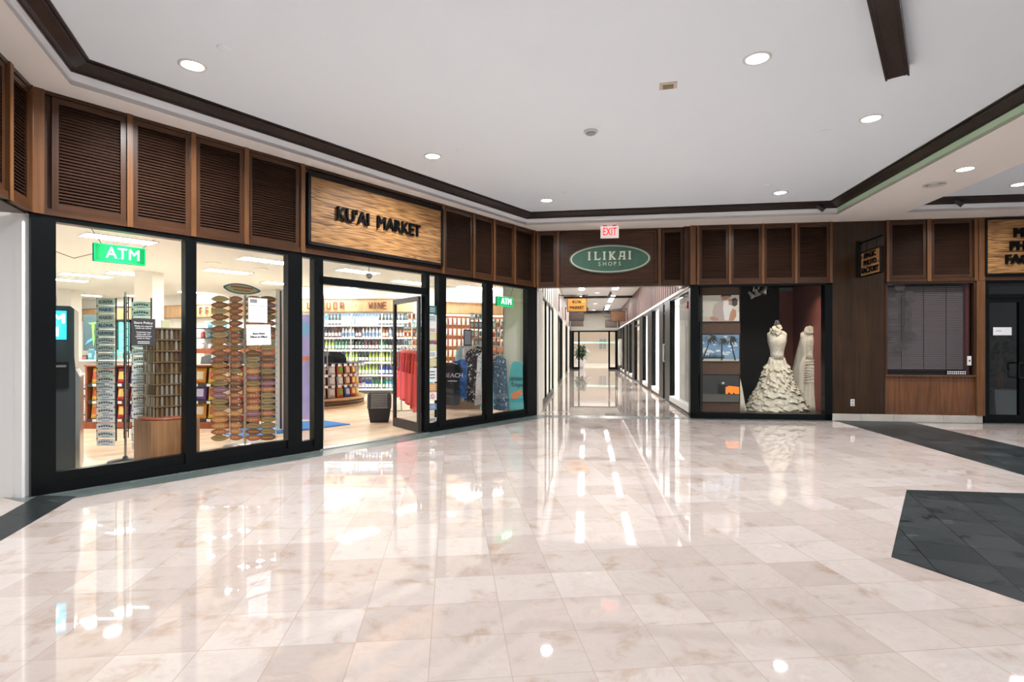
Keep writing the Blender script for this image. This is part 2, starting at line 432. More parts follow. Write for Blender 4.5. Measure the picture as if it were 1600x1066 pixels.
for k, (x, y, lb) in enumerate([(350, 75, 'beside the brightest market downlight'), (719, 235, 'beside the downlight facing the market sign'), (883, 301, 'near the corridor corner'), (1290, 205, 'past the dark beam'), (1197, 290, 'by the bridal window downlight')]):
    q = atz(x, y, ZC)
    solo('sprinkler_cover', MB().lathe([(0.05, 0), (0.05, -0.004), (0.045, -0.008), (0.0, -0.009)], 24), CEIL, 'flat white round sprinkler cover plate ' + lb, 'sprinkler', (q[0], q[1], ZC), 0, 'sprinkler cover plates')
q = atz(923, 205, ZC)
t = thing('smoke_detector', 'round white smoke detector in the middle of the ceiling', 'smoke detector', (q[0], q[1], ZC))
part('base', MB().lathe([(0.075, 0), (0.075, -0.012), (0.068, -0.02), (0.0, -0.02)], 28), mat('detector_grey', (0.6, 0.6, 0.6), 0.6), t)
part('sensor', MB().lathe([(0.05, -0.02), (0.045, -0.035), (0.02, -0.045), (0.0, -0.045)], 24), mat('detector_dark', (0.35, 0.35, 0.35), 0.6), t)
q = atz(1044, 133, ZC)
t = thing('ceiling_speaker', 'small square beige wall-type speaker on the white ceiling', 'speaker', (q[0], q[1], ZC), R(-15))
part('frame', MB().box(-0.075, 0.075, -0.055, 0.055, -0.012, 0), mat('beige_plastic', (0.62, 0.55, 0.42), 0.5), t)
part('grille', MB().box(-0.045, 0.045, -0.03, 0.03, -0.022, -0.01), mat('tan_mesh', (0.25, 0.2, 0.13), 0.7), t)
q = atz(1460, 288, ZT)
t = thing('air_grille', 'round white louvred air grille in the pale soffit', 'vent', (q[0], q[1], ZT))
a = MB()
for r in (0.13, 0.10, 0.07, 0.04): a.lathe([(r, 0), (r, -0.012), (r - 0.018, -0.006), (r - 0.018, 0)], 28)
part('rings', a, mat('grille_grey', (0.72, 0.69, 0.66), 0.6), t)
for x, y, z, lb in ((1282, 318, ZC - 0.12, 'black spotlight clipped under the ceiling in front of the plain wood panel'), (1498, 310, ZC - 0.12, 'black spotlight under the tray ceiling in front of the photo shop')):
    q = atz(x, y - 2, ZC)
    t = thing('spotlight', lb, 'spotlight', (q[0], q[1], ZC), 0, 'black ceiling spotlights')
    part('canopy', MB().lathe([(0.06, 0), (0.06, -0.006), (0, -0.006)], 20), WHITE, t)
    part('bracket', MB().tube((0, 0, 0), (0, 0, -0.06), 0.008).tube((-0.03, 0, -0.05), (0.035, 0, -0.06), 0.006), BLKPL, t)
    part('lamp_head', MB().tube((-0.03, 0.03, -0.04), (0.05, -0.01, -0.13), 0.032, 0.036, 16), BLKPL, t)

# ---------------------------------------------------------------- louvred fascias
def louvre(fr, s0, s1, z0, z1, label, grp, rim=0.045, out=0.035):
    w = s1 - s0
    t = thing('louvre_panel', label, 'louvre panel', fr.at(s0, -out, z0), fr.th, grp)
    h = z1 - z0; rm = min(rim, w * 0.16); a = MB()
    a.box(0, rm, 0, 0.035, 0, h); a.box(w - rm, w, 0, 0.035, 0, h); a.box(rm, w - rm, 0, 0.035, 0, rm, 1); a.box(rm, w - rm, 0, 0.035, h - rm, h, 1)
    part('frame', a, [WOOD, WOODH], t)
    a = MB(); n = int((h - 2 * rm) / 0.0265); p_ = (h - 2 * rm) / n
    for i in range(n):
        z = rm + p_ * (i + 0.5)
        a.add([(rm, 0.006, z - 0.011), (w - rm, 0.006, z - 0.011), (w - rm, 0.026, z + 0.013), (rm, 0.026, z + 0.013),
               (rm, 0.011, z - 0.013), (w - rm, 0.011, z - 0.013), (w - rm, 0.031, z + 0.011), (rm, 0.031, z + 0.011)],
              [(0, 1, 2, 3), (7, 6, 5, 4), (0, 4, 5, 1), (3, 2, 6, 7), (0, 3, 7, 4), (1, 5, 6, 2)])
    a.box(rm, w - rm, 0.032, 0.035, rm, h - rm)
    part('slats', a, SLAT, t)
    return t
def fascia(name, fr, s0, s1, posts, back=0.12, zt=ZT, zb=ZB, rail=0.055):
    a = MB()
    a.box(0, s1 - s0, 0, back, zb, zt)
    o = struct(name, a, [WOOD], fr.at(s0), fr.th)
    a = MB(); a.box(0, s1 - s0, -0.045, 0.001, zt - rail * 0.6, zt - 0.001); a.box(0, s1 - s0, -0.045, 0.001, zb, zb + rail)
    part('rail', a, [WOODH], o)
    for p_, wd in posts:
        part('post', MB().box(p_ - s0 - wd / 2, p_ - s0 + wd / 2, -0.055, 0.001, zb, zt), [WOODL], o)
    return o
e = 0.02
lx = [74, 200, 299, 382, 468]
rx_ = [690, 737, 769, 801, 832]
S = LW.S
fascia('trim_3', LW, 0.0, sA, [(0.055, 0.09)] + [(S(x), 0.045) for x in lx[1:-1]] + [(S(470), 0.05), (S(689), 0.045)] + [(S(x), 0.035) for x in rx_[1:]])
for i in range(4):
    louvre(LW, S(lx[i]) + 0.022, S(lx[i + 1]) - 0.022, ZB + 0.055, ZT - 0.035, f'dark louvre panel over the market windows, {ORD[i]} from the hall end', 'louvre panels over the market')
for i in range(4):
    louvre(LW, S(rx_[i]) + 0.02, S(rx_[i + 1]) - 0.018, ZB + 0.055, ZT - 0.035, f'narrow louvre panel after the market sign, {ORD[i]} from the sign', 'louvre panels over the market')
fascia('trim_4', W0, -3, 0, [(-0.03, 0.05), (W0.S(4), 0.06)])
louvre(W0, W0.S(7), -0.06, ZB + 0.055, ZT - 0.035, 'tall louvre panel turned towards the hall, over the white pillar', 'louvre panels by the pillar')
louvre(W0, W0.S(7) - 1.2, W0.S(7) - 0.09, ZB + 0.055, ZT - 0.035, 'second louvre panel over the white pillar, nearer the hall', 'louvre panels by the pillar')
fascia('trim_5', P1, 0, 2.66, [(0.03, 0.04), (P1.S(872), 0.05), (P1.S(1030), 0.05), (2.62, 0.05)])
louvre(P1, P1.S(841), P1.S(869), ZB + 0.055, ZT - 0.035, 'narrow louvre panel between the market and the oval sign board', 'louvre panels over the corridor mouth')
louvre(P1, P1.S(1034), P1.S(1067), ZB + 0.055, ZT - 0.035, 'narrow louvre panel between the oval sign board and the bridal shop', 'louvre panels over the corridor mouth')
# wood panel that carries the oval sign
t = thing('sign_board', 'plain framed mahogany board behind the green oval sign', 'sign board', P1.at(P1.S(877), -0.02, ZB + 0.06), P1.th)
w_ = P1.S(1026) - P1.S(877)
part('panel', MB().box(0, w_, 0, 0.02, 0, 0.92), WOODH, t)
a = MB()
for x0, x1, z0, z1 in ((0, w_, 0, 0.035), (0, w_, 0.885, 0.92), (0, 0.035, 0, 0.92), (w_ - 0.035, w_, 0, 0.92)): a.box(x0, x1, -0.02, 0.0, z0, z1)
part('moulding', a, WOOD, t)
sp = [1078, 1090, 1139.5, 1191, 1242.5, 1297]
s2 = [P2.S(x) for x in sp]
fascia('trim_6', P2, s2[0], s2[-1], [(s2[0] + 0.04, 0.09)] + [(x, 0.04) for x in s2[1:]])
for i in range(1, 5):
    louvre(P2, s2[i] + 0.02, s2[i + 1] - 0.02, ZB + 0.055, ZT - 0.035, f'louvre panel over the bridal window, {ORD[i-1]} counting from the corridor', 'louvre panels over the bridal window')
# return of the bridal shop's fascia towards the corridor mouth
struct('wall_return', MB().box(0, 0.6, 0.0, 0.1, ZB, ZT), [WOOD], P2.at(s2[0] + 0.005, 0.0), P2.th + R(90))

# ---------------------------------------------------------------- market storefront
def frame_piece(a, s0, s1, z0, z1, o0=-0.03, o1=0.07): a.box(s0, s1, o0, o1, z0, z1)
def window(idx, fr, s0, s1, z0, z1, gl=GLASS, fm=BLACKM, side=(0.05, 0.05), top=0.05, bot=0.12, d=0.10):
    t = sempty(f'window_{idx}', fr.at(s0, 0, 0), fr.th)
    w = s1 - s0; a = MB()
    a.box(0, side[0], -d * 0.3, d * 0.7, z0, z1); a.box(w - side[1], w, -d * 0.3, d * 0.7, z0, z1)
    a.box(side[0], w - side[1], -d * 0.3, d * 0.7, z1 - top, z1)
    a.box(side[0], w - side[1], -d * 0.3, d * 0.7, z0, z0 + bot * 0.45); a.box(side[0], w - side[1], -d * 0.1, d * 0.7, z0 + bot * 0.45, z0 + bot)
    part('window_frame', a, fm, t)
    part('glass', MB().box(side[0], w - side[1], 0.012, 0.018, z0 + bot, z1 - top), gl, t)
    return t
xs = [(47, 296, (86, 288)), (296, 459, (305, 448)), (459, 497, (470, 489)), (667, 689, (669, 684)), (689, 763, (695, 758)), (763, 837, (768, 822))]
zb_ = ZB
for i, (x0, x1, (g0_, g1_)) in enumerate(xs):
    s0, s1 = S(x0), S(x1)
    window(i + 1, LW, s0, s1, 0.0, zb_, side=(S(g0_) - s0, s1 - S(g1_)), top=0.045, bot=0.17 if i in (0, 1) else 0.13)
# transom over the door
sd0, sd1 = S(497), S(667)
zh = LW.Z(580, 447)
t = sempty('window_7', LW.at(sd0, 0, 0), LW.th); a = MB()
wd = sd1 - sd0
a.box(0, wd, -0.03, 0.07, zh - 0.04, zh + 0.05); a.box(0, wd, -0.03, 0.07, zb_ - 0.04, zb_); a.box(0, 0.05, -0.03, 0.07, 0, zb_ - 0.04); a.box(wd - 0.045, wd, -0.03, 0.07, 0, zb_ - 0.04)
part('window_frame', a, BLACKM, t)
part('glass', MB().box(0.05, wd - 0.045, 0.012, 0.018, zh + 0.05, zb_ - 0.04), GLASS, t)
part('threshold', MB().box(0, wd, -0.05, 0.08, 0, 0.012), CHROME, t)
# door leaves, both open into the market
def leaf(idx, loc, deg, wdt, h, flip=1, fm=DARKM):
    t = sempty(f'door_{idx}', loc, R(deg)); a = MB()
    a.box(0, 0.05, -0.022, 0.022, 0.01, h); a.box(wdt - 0.05, wdt, -0.022, 0.022, 0.01, h)
    a.box(0.05, wdt - 0.05, -0.022, 0.022, h - 0.07, h); a.box(0.05, wdt - 0.05, -0.022, 0.022, 0.01, 0.14)
    part('door_frame', a, fm, t)
    part('glass', MB().box(0.05, wdt - 0.05, -0.003, 0.003, 0.14, h - 0.07), GLASS, t)
    a = MB(); a.path([(wdt - 0.03, -0.02, 0.92), (wdt - 0.03, -0.06, 0.92), (wdt - 0.03, -0.06, 1.2), (wdt - 0.03, -0.02, 1.2)], 0.009)
    a.path([(wdt - 0.03, 0.02, 0.92), (wdt - 0.03, 0.06, 0.92), (wdt - 0.03, 0.06, 1.2), (wdt - 0.03, 0.02, 1.2)], 0.009)
    part('door_handle', a, CHROME, t)
    return t
hp = LW.at(S(659.5), 0.05); fp = Vector(G(609.5, 664.5))
leaf(1, (hp.x, hp.y, 0), math.degrees(math.atan2(fp.y - hp.y, fp.x - hp.x)), 0.86, zh - 0.06)
hp2 = LW.at(S(505), 0.05)
leaf(2, (hp2.x, hp2.y, 0), math.degrees(math.atan2(hp2.y, hp2.x)) - 1.5, 0.86, zh - 0.06, fm=mat('satin_aluminium', (0.42, 0.41, 0.39), 0.3, 0.8))
# camera globe in the transom
q = LW.at(S(584), -0.0, LW.Z(584, 430))
t = thing('security_camera', 'small chrome dome camera hanging over the market door', 'security camera', q, LW.th)
part('dome', MB().lathe([(0.0, -0.045), (0.03, -0.035), (0.045, -0.01), (0.045, 0.02), (0.035, 0.03), (0, 0.03)], 18, M=Matrix.Translation((0, 0.1, 0))), CHROME, t)
part('stem', MB().tube((0, 0.1, 0.03), (0, 0.1, 0.12), 0.008), CHROME, t)

# big market sign
t = thing('market_sign', 'large zebra-wood sign over the market door, black raised letters in one line', 'sign', LW.at(S(476), -0.03, 0), LW.th)
w_ = S(687) - S(476); z0, z1 = 2.405, 3.235
part('board', MB().box(0.03, w_ - 0.03, -0.03, 0.02, z0 + 0.03, z1 - 0.03), ZEBRA, t)
a = MB()
for b_ in ((0, w_, z0, z0 + 0.035), (0, w_, z1 - 0.035, z1), (0, 0.035, z0, z1), (w_ - 0.035, w_, z0, z1)): a.box(b_[0], b_[1], -0.05, 0.02, b_[2], b_[3])
part('frame', a, BLACK, t)
tx = S(590) - S(476); tz = LW.Z(588, 350)
a = MB(); a.text("KU'AI  MARKET", 0.225, tx, tz, -0.05, 0.03, bold=0.004, sx=0.88)
part('lettering', a, BLACK, t)

# ---------------------------------------------------------------- pillar, market shell
struct('wall_pillar', MB().box(-6, L.x - 0.012, L.y - 0.02, L.y + 0.04, 0, ZB).box(L.x - 0.075, L.x - 0.014, L.y - 0.03, L.y, 0, ZB), mat('pillar_white', (0.88, 0.88, 0.87), 0.6))
struct('wall_pillar_soffit', MB().box(-3, -0.02, 0.0, 0.55, ZB - 0.012, ZB), WOODH, W0.at(0), W0.th)
ZM = 2.9
MW = mat('market_white', (0.80, 0.80, 0.76), 0.8)
MC = mat('market_ceiling', (0.70, 0.74, 0.74), 0.9, noise=0.04, nscale=0.8)
struct('ceiling_market', MB().prism([tuple(LW.at(-0.1, 0.13)[:2]), tuple(LW.at(sA, 0.13)[:2])] + [(p_[0], p_[1]) for p_ in mk[2:-1]] + [(-4.4, 4.8)], ZM, ZM + 0.08), MC)
def wall(name, p, q, z0, z1, m, th=0.12):
    p = Vector(p[:2]); q = Vector(q[:2]); d = q - p
    return struct(name, MB().box(0, d.length, 0, th, z0, z1), m, (p.x, p.y, 0), math.atan2(d.y, d.x))
wall('wall_market_side', (-4.38, 4.62), (-17.8, 19.2), 0, ZM, MW)
DW = Fr((-17.5, 20.4), math.degrees(math.atan2(-4.6, 11.5)))      # deli wall
LQ = Fr((-6.2, 15.1), 0)                                         # liquor wall
SW = Fr((-2.05, 15.1), 22)                                       # souvenir wall
wall('wall_deli', DW.at(0), (-6.0, 15.8), 0, ZM, MW)
wall('wall_liquor', LQ.at(0), (-2.05, 15.1), 0, ZM, MW)
wall('wall_souvenir_top', SW.at(0), SW.at(2.6), 2.25, ZM, MW)
wall('wall_souvenir', SW.at(0), SW.at(2.6), 0, 2.249, mat('brick_red_slatwall', (0.38, 0.13, 0.07), 0.6))
# boxed-in partition between market and corridor
struct('wall_partition', MB().box(0.12, 9.5, 0.02, 0.05, 0, ZM).box(0.12, 0.16, 0.05, 0.63, 0, ZM).box(0.12, 9.5, 0.60, 0.63, 0, ZM), CREAM, CL.at(0), CL.th)
# white square column in the market
cx_, cy_ = atz(224, 424, ZM)
struct('wall_column', MB().box(cx_ - 0.2, cx_ + 0.2, cy_, cy_ + 0.4, 0, ZM), MW)
cx_, cy_ = atz(100, 452, ZM)
struct('wall_column_2', MB().box(cx_ - 0.2, cx_ + 0.2, cy_, cy_ + 0.4, 0, ZM), MW)
# fluorescent panels
FL = mat('fluorescent_diffuser', (1, 1, 1), 0.5, emit=PANEL_E, ecol=(1, 0.99, 0.96))
pm = MB(); pm.box(-0.46, 0.46, -0.18, 0.18, -0.012, -0.004); pme = pm.mesh('diffuser', FL)
pm = MB()
for b_ in ((-0.48, 0.48, -0.20, -0.18), (-0.48, 0.48, 0.18, 0.20), (-0.48, -0.46, -0.18, 0.18), (0.46, 0.48, -0.18, 0.18)): pm.box(*b_, -0.014, 0)
pmf = pm.mesh('frame', WHITE)
FP = [(187, 373), (135, 430), (207, 428), (100, 437), (415, 407), (357, 424), (440, 443), (307, 457), (560, 424), (530, 445), (738, 449), (782, 452), (130, 461), (225, 463), (640, 441)]
for k, (x, y) in enumerate(FP):
    q = atz(x, y, ZM)
    where = ['above the ATM neon sign', 'behind the ATM neon sign', 'beside the white column', 'by the pillar end of the market', 'above the surfboard spinner, nearest the glass', 'above the surfboard spinner, second row', 'beside the open door, deeper in', 'over the coffee sign',
             'over the market door', 'over the checkout, deeper in', 'over the hanging clothes', 'near the bodyboard partition', 'in the back row towards the deli', 'in the back row beside the column', 'over the wine shelves'][k]
    t = thing('ceiling_panel_light', 'flat fluorescent ceiling panel ' + where, 'ceiling light', (q[0], q[1], ZM), R(52), 'fluorescent panels in the market')
    for nm, me_ in (('diffuser', pme), ('frame', pmf)): link(bpy.data.objects.new(nm, me_), t)
for k, (x, y) in enumerate([(176, 361), (362, 387), (333, 411), (408, 420), (706, 437)]):
    q = atz(x, y, 2.88) if k not in (0, 1, 4) else atz(x, y, 2.6)
    z = 2.9
    q = atz(x, y, z)
    t = thing('downlight', 'round recessed light inside the market ' + ['above the ATM neon sign', 'by the surfboard spinner window', 'past the surfboard spinner', 'between two fluorescent panels', 'above the hanging clothes'][k], 'ceiling light', (q[0], q[1], z), 0, 'round lights in the market')
    part('trim_ring', MB().lathe([(0.11, 0), (0.135, 0), (0.135, -0.01), (0.11, -0.01)], 24), WHITE, t)
    part('lens', MB().lathe([(0.108, 0), (0.108, -0.004)], 24), EMIT, t)
    light('downlight_beam', (0, 0, -0.02), 60, 0.2, t)
# stick letters
G5 = {'D': [(0, 0, 0, 1), (0, 1, .8, .85), (.8, .85, .8, .15), (.8, .15, 0, 0)], 'E': [(0, 0, 0, 1), (0, 1, .8, 1), (0, .5, .7, .5), (0, 0, .8, 0)],
      'L': [(0, 0, 0, 1), (0, 0, .8, 0)], 'I': [(.4, 0, .4, 1)], 'C': [(.8, 1, 0, 1), (0, 1, 0, 0), (0, 0, .8, 0)], 'O': [(0, 0, 0, 1), (0, 1, .8, 1), (.8, 1, .8, 0), (.8, 0, 0, 0)],
      'F': [(0, 0, 0, 1), (0, 1, .8, 1), (0, .5, .7, .5)], 'Q': [(0, 0, 0, 1), (0, 1, .8, 1), (.8, 1, .8, 0), (.8, 0, 0, 0), (.5, .3, .95, -.1)], 'U': [(0, 1, 0, 0), (0, 0, .8, 0), (.8, 0, .8, 1)],
      'R': [(0, 0, 0, 1), (0, 1, .8, 1), (.8, 1, .8, .5), (.8, .5, 0, .5), (.3, .5, .85, 0)], 'W': [(0, 1, .15, 0), (.15, 0, .4, .6), (.4, .6, .65, 0), (.65, 0, .8, 1)], 'N': [(0, 0, 0, 1), (0, 1, .8, 0), (.8, 0, .8, 1)],
      '-': [(.3, .5, .45, .5)]}
def sticks(a, word, x, z, h, pitch, y, r=0.016):
    for k, ch in enumerate(word):
        for s_ in G5.get(ch, []):
            a.tube((x + pitch * k + s_[0] * h * 0.62, y, z + s_[1] * h), (x + pitch * k + s_[2] * h * 0.62, y, z + s_[3] * h), r, n=6)
def band(fr, s0, s1, z0, z1, name_label, words_):
    t = thing('department_sign', name_label, 'sign', fr.at(s0, -0.02), fr.th, 'wooden signs along the market wall')
    a = MB(); a.box(0, s1 - s0, -0.08, 0, z0, z1); part('board', a, TAN, t)
    a = MB(); a.box(0, s1 - s0, -0.1, 0, z1, z1 + 0.02); a.box(0, s1 - s0, -0.1, 0, z0 - 0.02, z0); part('edge_strip', a, OAK, t)
    if words_:
        for wd_, s_, z_, hh, pi in words_:
            for k, ch in enumerate(wd_):
                a = MB(); sticks(a, ch, s_ - s0 + pi * k, z_, hh, pi, -0.11); part('letter', a, mat('bamboo_brown', (0.17, 0.05, 0.02), 0.6), t)
    return t
zd0, zd1 = DW.Z(245, 497.5), DW.Z(245, 480)
pt = (DW.S(252) - DW.S(244))
pc = (DW.S(326) - DW.S(316.5))
band(DW, DW.S(60), DW.S(462), zd0, zd1, 'long pale wooden sign on the far market wall with brown stick letters DELI and COFFEE',
     [('DELI', DW.S(232), zd0 + 0.08, 0.19, pt), ('COFFEE', DW.S(299), zd0 + 0.08, 0.2, pc)])
zl0, zl1 = LQ.Z(600, 487), LQ.Z(600, 468.5)
pl = LQ.S(524.5) - LQ.S(514.3)
band(LQ, LQ.S(462), LQ.S(646), zl0, zl1, 'pale wooden sign above the bottle shelves with brown stick letters LIQUOR - WINE',
     [('LIQUOR', LQ.S(483), zl0 + 0.07, 0.17, pl), ('-', LQ.S(556), zl0 + 0.07, 0.17, 0.1), ('WINE', LQ.S(578.5), zl0 + 0.07, 0.17, LQ.S(587) - LQ.S(579.7))])
band(SW, 0.0, 2.5, SW.Z(720, 490.5), SW.Z(720, 474), 'plain curved-in wooden band above the souvenir wall', None)
# cove light line under that band
t = solo('strip_light', MB().box(0, 2.45, -0.06, -0.03, SW.Z(720, 494), SW.Z(720, 492)), mat('strip_glow', (1, 1, 1), 0.5, emit=4, ecol=(1, 0.9, 0.8)), 'thin glowing strip light under the band over the souvenir wall', 'strip light', SW.at(0), SW.th)

# ---------------------------------------------------------------- liquor wall: shelves and bottles
sh0, sh1 = LQ.S(507), LQ.S(694)
zs = [LQ.Z(600, y) for y in (508.5, 527.5, 546.5, 565, 584.5, 606)]
t = thing('liquor_shelving', 'tall white lit shelving of bottles under the wooden liquor sign', 'shelving', LQ.at(sh0, 0, 0), 0)
w_ = sh1 - sh0
part('back_panel', MB().box(0, w_, -0.02, 0, 0, 2.14), mat('shelf_back', (0.5, 0.66, 0.78), 0.5), t)
part('plinth', MB().box(0, w_, -0.34, -0.02, 0, 0.12), mat('shelf_plinth', (0.06, 0.06, 0.05), 0.5), t)
SHW = mat('shelf_white', (0.75, 0.73, 0.70), 0.5)
for z in zs: part('shelf', MB().box(0, w_, -0.34, -0.02, z - 0.022, z - 0.002).box(0, w_, -0.352, -0.34, z - 0.045, z, 1), [SHW, PAPER], t)
for k in range(5): part('upright', MB().box(w_ * k / 4 - 0.01, w_ * k / 4 + 0.01, -0.33, -0.02, 0.12, 2.14), SHW, t)
light('shelf_light', (w_ / 2, -0.5, 2.15), 4, 0.1, t, (0.92, 0.96, 1), 160, (R(25), 0, 0)).data.shape = 'RECTANGLE'
bpy.data.lights['shelf_light'].size = w_; bpy.data.lights['shelf_light'].size_y = 0.08
def bottle(name, body, cap, lab, r=0.036, h=0.29, neck=0.013):
    a = MB(); q = r * 1.01
    a.lathe([(r * 0.9, 0), (r, 0.01), (q, h * 0.12), (q, h * 0.42), (r, h * 0.44), (r, h * 0.58), (neck, h * 0.74), (neck, h * 0.86), (neck * 1.15, h * 0.86), (neck * 1.15, h)], 8, ms=[0, 0, 1, 0, 0, 0, 0, 2, 2, 2])
    return a.mesh(name, [mat('b_' + name.split('/')[1], body, 0.15, coat=0.3), mat('l_' + name.split('/')[1], lab, 0.6), mat('c_' + name.split('/')[1], cap, 0.4)])
BT = {
    'clear': bottle('bottle/clear', (0.45, 0.62, 0.72), (0.05, 0.2, 0.5), (0.8, 0.85, 0.9)), 'blue': bottle('bottle/blue', (0.02, 0.05, 0.30), (0.6, 0.6, 0.65), (0.8, 0.8, 0.85)),
    'lime': bottle('bottle/lime', (0.30, 0.45, 0.06), (0.75, 0.8, 0.3), (0.85, 0.85, 0.75)), 'dark': bottle('bottle/dark', (0.012, 0.02, 0.012), (0.02, 0.02, 0.02), (0.85, 0.83, 0.8)),
    'red': bottle('bottle/red', (0.08, 0.008, 0.01), (0.4, 0.02, 0.03), (0.85, 0.82, 0.78)), 'green': bottle('bottle/green', (0.01, 0.16, 0.06), (0.02, 0.02, 0.02), (0.75, 0.8, 0.7)),
    'amber': bottle('bottle/amber', (0.28, 0.09, 0.015), (0.1, 0.05, 0.02), (0.85, 0.8, 0.65)), 'pink': bottle('bottle/pink', (0.7, 0.35, 0.32), (0.6, 0.5, 0.4), (0.85, 0.8, 0.8)),
    'teal': bottle('bottle/teal', (0.05, 0.35, 0.45), (0.8, 0.8, 0.8), (0.75, 0.85, 0.85)), 'white': bottle('bottle/white', (0.75, 0.75, 0.75), (0.6, 0.1, 0.08), (0.2, 0.3, 0.5))}
ROW = [(['clear'] * 5 + ['teal', 'blue', 'white', 'dark'], 0.27), (['dark', 'red', 'green', 'lime', 'amber', 'dark', 'red', 'white'], 0.27), (['red', 'dark', 'dark', 'dark', 'lime', 'dark', 'green'], 0.28),
       (['lime', 'lime', 'lime', 'lime', 'dark', 'pink'], 0.29), (['blue', 'blue', 'lime', 'lime', 'dark', 'green'], 0.29), (['white', 'green', 'red', 'blue', 'lime', 'teal'], 0.22)]
SHN = ['top shelf', 'second shelf', 'third shelf', 'fourth shelf', 'fifth shelf', 'bottom shelf']
for r_, z in enumerate(zs):
    n = 36; i = 0
    while i < n:
        kind = random.choice(ROW[r_][0]) if r_ != 4 else ('blue' if 16 <= i < 22 else random.choice(['lime', 'lime', 'lime', 'dark', 'green']))
        if r_ == 3 and i > 10: kind = 'lime' if random.random() < 0.85 else 'dark'
        for _ in range(random.choice([2, 3, 4])):
            if i >= n: break
            s_ = sh0 + 0.05 + (w_ - 0.1) * i / (n - 1)
            nm = {'clear': 'clear', 'red': 'dark red', 'dark': 'dark'}.get(kind, kind)
            o = shared('bottle', BT[kind], LQ.at(s_, -0.27 + random.uniform(-0.015, 0.015), z), 0,
                   f'{nm} glass bottle, {SHN[r_]} of the liquor wall, {nth(i)} from the checkout', 'bottle', 'bottles on the liquor wall')
            i += 1
# teal lit drinks cooler, deli counter etc. behind the plate racks
def cooler(x0, x1, y0, y1, D, label, glow, body, items=None, fr=None):
    p0 = atY(x0, y1, D); p1 = atY(x1, y0, D)
    t = thing('drinks_cooler', label, 'fridge', (p0.x, D, 0), 0); w = p1.x - p0.x; zt_ = p1.z; zb2 = max(0.0, p0.z)
    part('body', MB().box(0, w, 0.02, 0.6, 0, zt_).box(0, 0.04, -0.04, 0.02, zb2, zt_).box(w - 0.04, w, -0.04, 0.02, zb2, zt_).box(0, w, -0.04, 0.02, zt_ - 0.06, zt_).box(0, w, -0.04, 0.02, 0, zb2 + 0.05), body, t)
    part('lit_back', MB().box(0.04, w - 0.04, 0.005, 0.02, zb2 + 0.05, zt_ - 0.06), glow, t)
    n = max(2, int((zt_ - zb2) / 0.28))
    for k in range(n):
        z = zb2 + 0.06 + k * (zt_ - zb2 - 0.1) / n
        part('shelf', MB().box(0.04, w - 0.04, -0.03, 0.004, z - 0.012, z), CHROME, t)
    part('glass_door', MB().box(0.04, w - 0.04, -0.052, -0.046, zb2 + 0.05, zt_ - 0.06), GLASS, t)
    return t, w, zb2, zt_
cooler(183, 206, 500, 585, 14.3, 'tall drinks cooler glowing teal behind the plate racks', mat('teal_glow', (0.1, 0.8, 0.65), 0.5, emit=1.6, ecol=(0.15, 0.85, 0.7)), DARKM)
cooler(210, 217, 510, 585, 14.3, 'narrow drinks cooler beside the teal one', mat('teal_glow2', (0.1, 0.6, 0.6), 0.5, emit=1.0, ecol=(0.3, 0.85, 0.85)), DARKM)
# menu board with green claw mark
p0, p1 = atY(130, 548, 14.5), atY(153, 492, 14.5)
t = thing('menu_board', 'dark board with a green claw mark and a blue streak behind the plate rack', 'board', (p0.x, 14.5, p0.z))
w_, h_ = p1.x - p0.x, p1.z - p0.z
part('panel', MB().box(0, w_, 0, 0.04, 0, h_), mat('board_slate', (0.06, 0.11, 0.13), 0.5), t)
a = MB(); cx = w_ * 0.68
a.prism([(cx - 0.13, h_ * .77), (cx + 0.08, h_ * .79), (cx + 0.07, h_ * .75), (cx - 0.06, h_ * .73)], -0.01, 0, 'y')
a.prism([(cx - 0.03, h_ * .73), (cx + 0.04, h_ * .73), (cx + 0.02, h_ * .5), (cx + 0.045, h_ * .34), (cx + 0.01, h_ * .12), (cx - 0.01, h_ * .34), (cx - 0.02, h_ * .55)], -0.01, 0, 'y')
part('claw_mark', a, mat('claw_green', (0.25, 0.7, 0.08), 0.5, emit=0.5), t)
part('streak', MB().prism([(0.05, h_ * .15), (0.3, h_ * .32), (0.24, h_ * .36), (0.12, h_ * .28)], -0.01, 0, 'y'), mat('streak_blue', (0.1, 0.35, 0.7), 0.5), t)
# counter in front of it with white goods
p0, p1 = atY(118, 600, 13.2), atY(240, 566, 13.2)
t = thing('deli_counter', 'long deli counter with pale top beyond the snack shelves', 'counter', (p0.x, 13.2, 0))
w_ = p1.x - p0.x
part('front', MB().box(0, w_, 0, 0.6, 0, 0.9), mat('counter_grey', (0.35, 0.34, 0.33), 0.5), t)
part('worktop', MB().box(-0.03, w_ + 0.03, -0.04, 0.62, 0.9, 0.94), PAPER, t)
GOODS = [mat('goods_%d' % k, c, 0.5) for k, c in enumerate([(0.75, 0.74, 0.72), (0.08, 0.22, 0.28), (0.6, 0.3, 0.12), (0.1, 0.1, 0.1), (0.25, 0.5, 0.55), (0.7, 0.62, 0.4), (0.5, 0.08, 0.06), (0.15, 0.5, 0.5)])]
k = 0
while True:
    x = 0.1 + k * 0.145
    if x > w_ - 0.1: break
    hh = random.uniform(0.10, 0.26); m1 = random.randrange(8)
    a = MB(); a.box(-0.05, 0.05, -0.05, 0.05, 0, hh * 0.9); a.box(-0.04, 0.04, -0.052, -0.05, hh * 0.2, hh * 0.6, 1); a.box(-0.035, 0.035, -0.035, 0.035, hh * 0.9, hh, 1)
    solo('deli_package', a, [GOODS[m1], GOODS[(m1 + 3) % 8]], f'small packaged item on the deli counter, {nth(k)} from the ATM side', 'package', (p0.x + x, 13.38, 0.94), 0, 'packages on the deli counter')
    k += 1

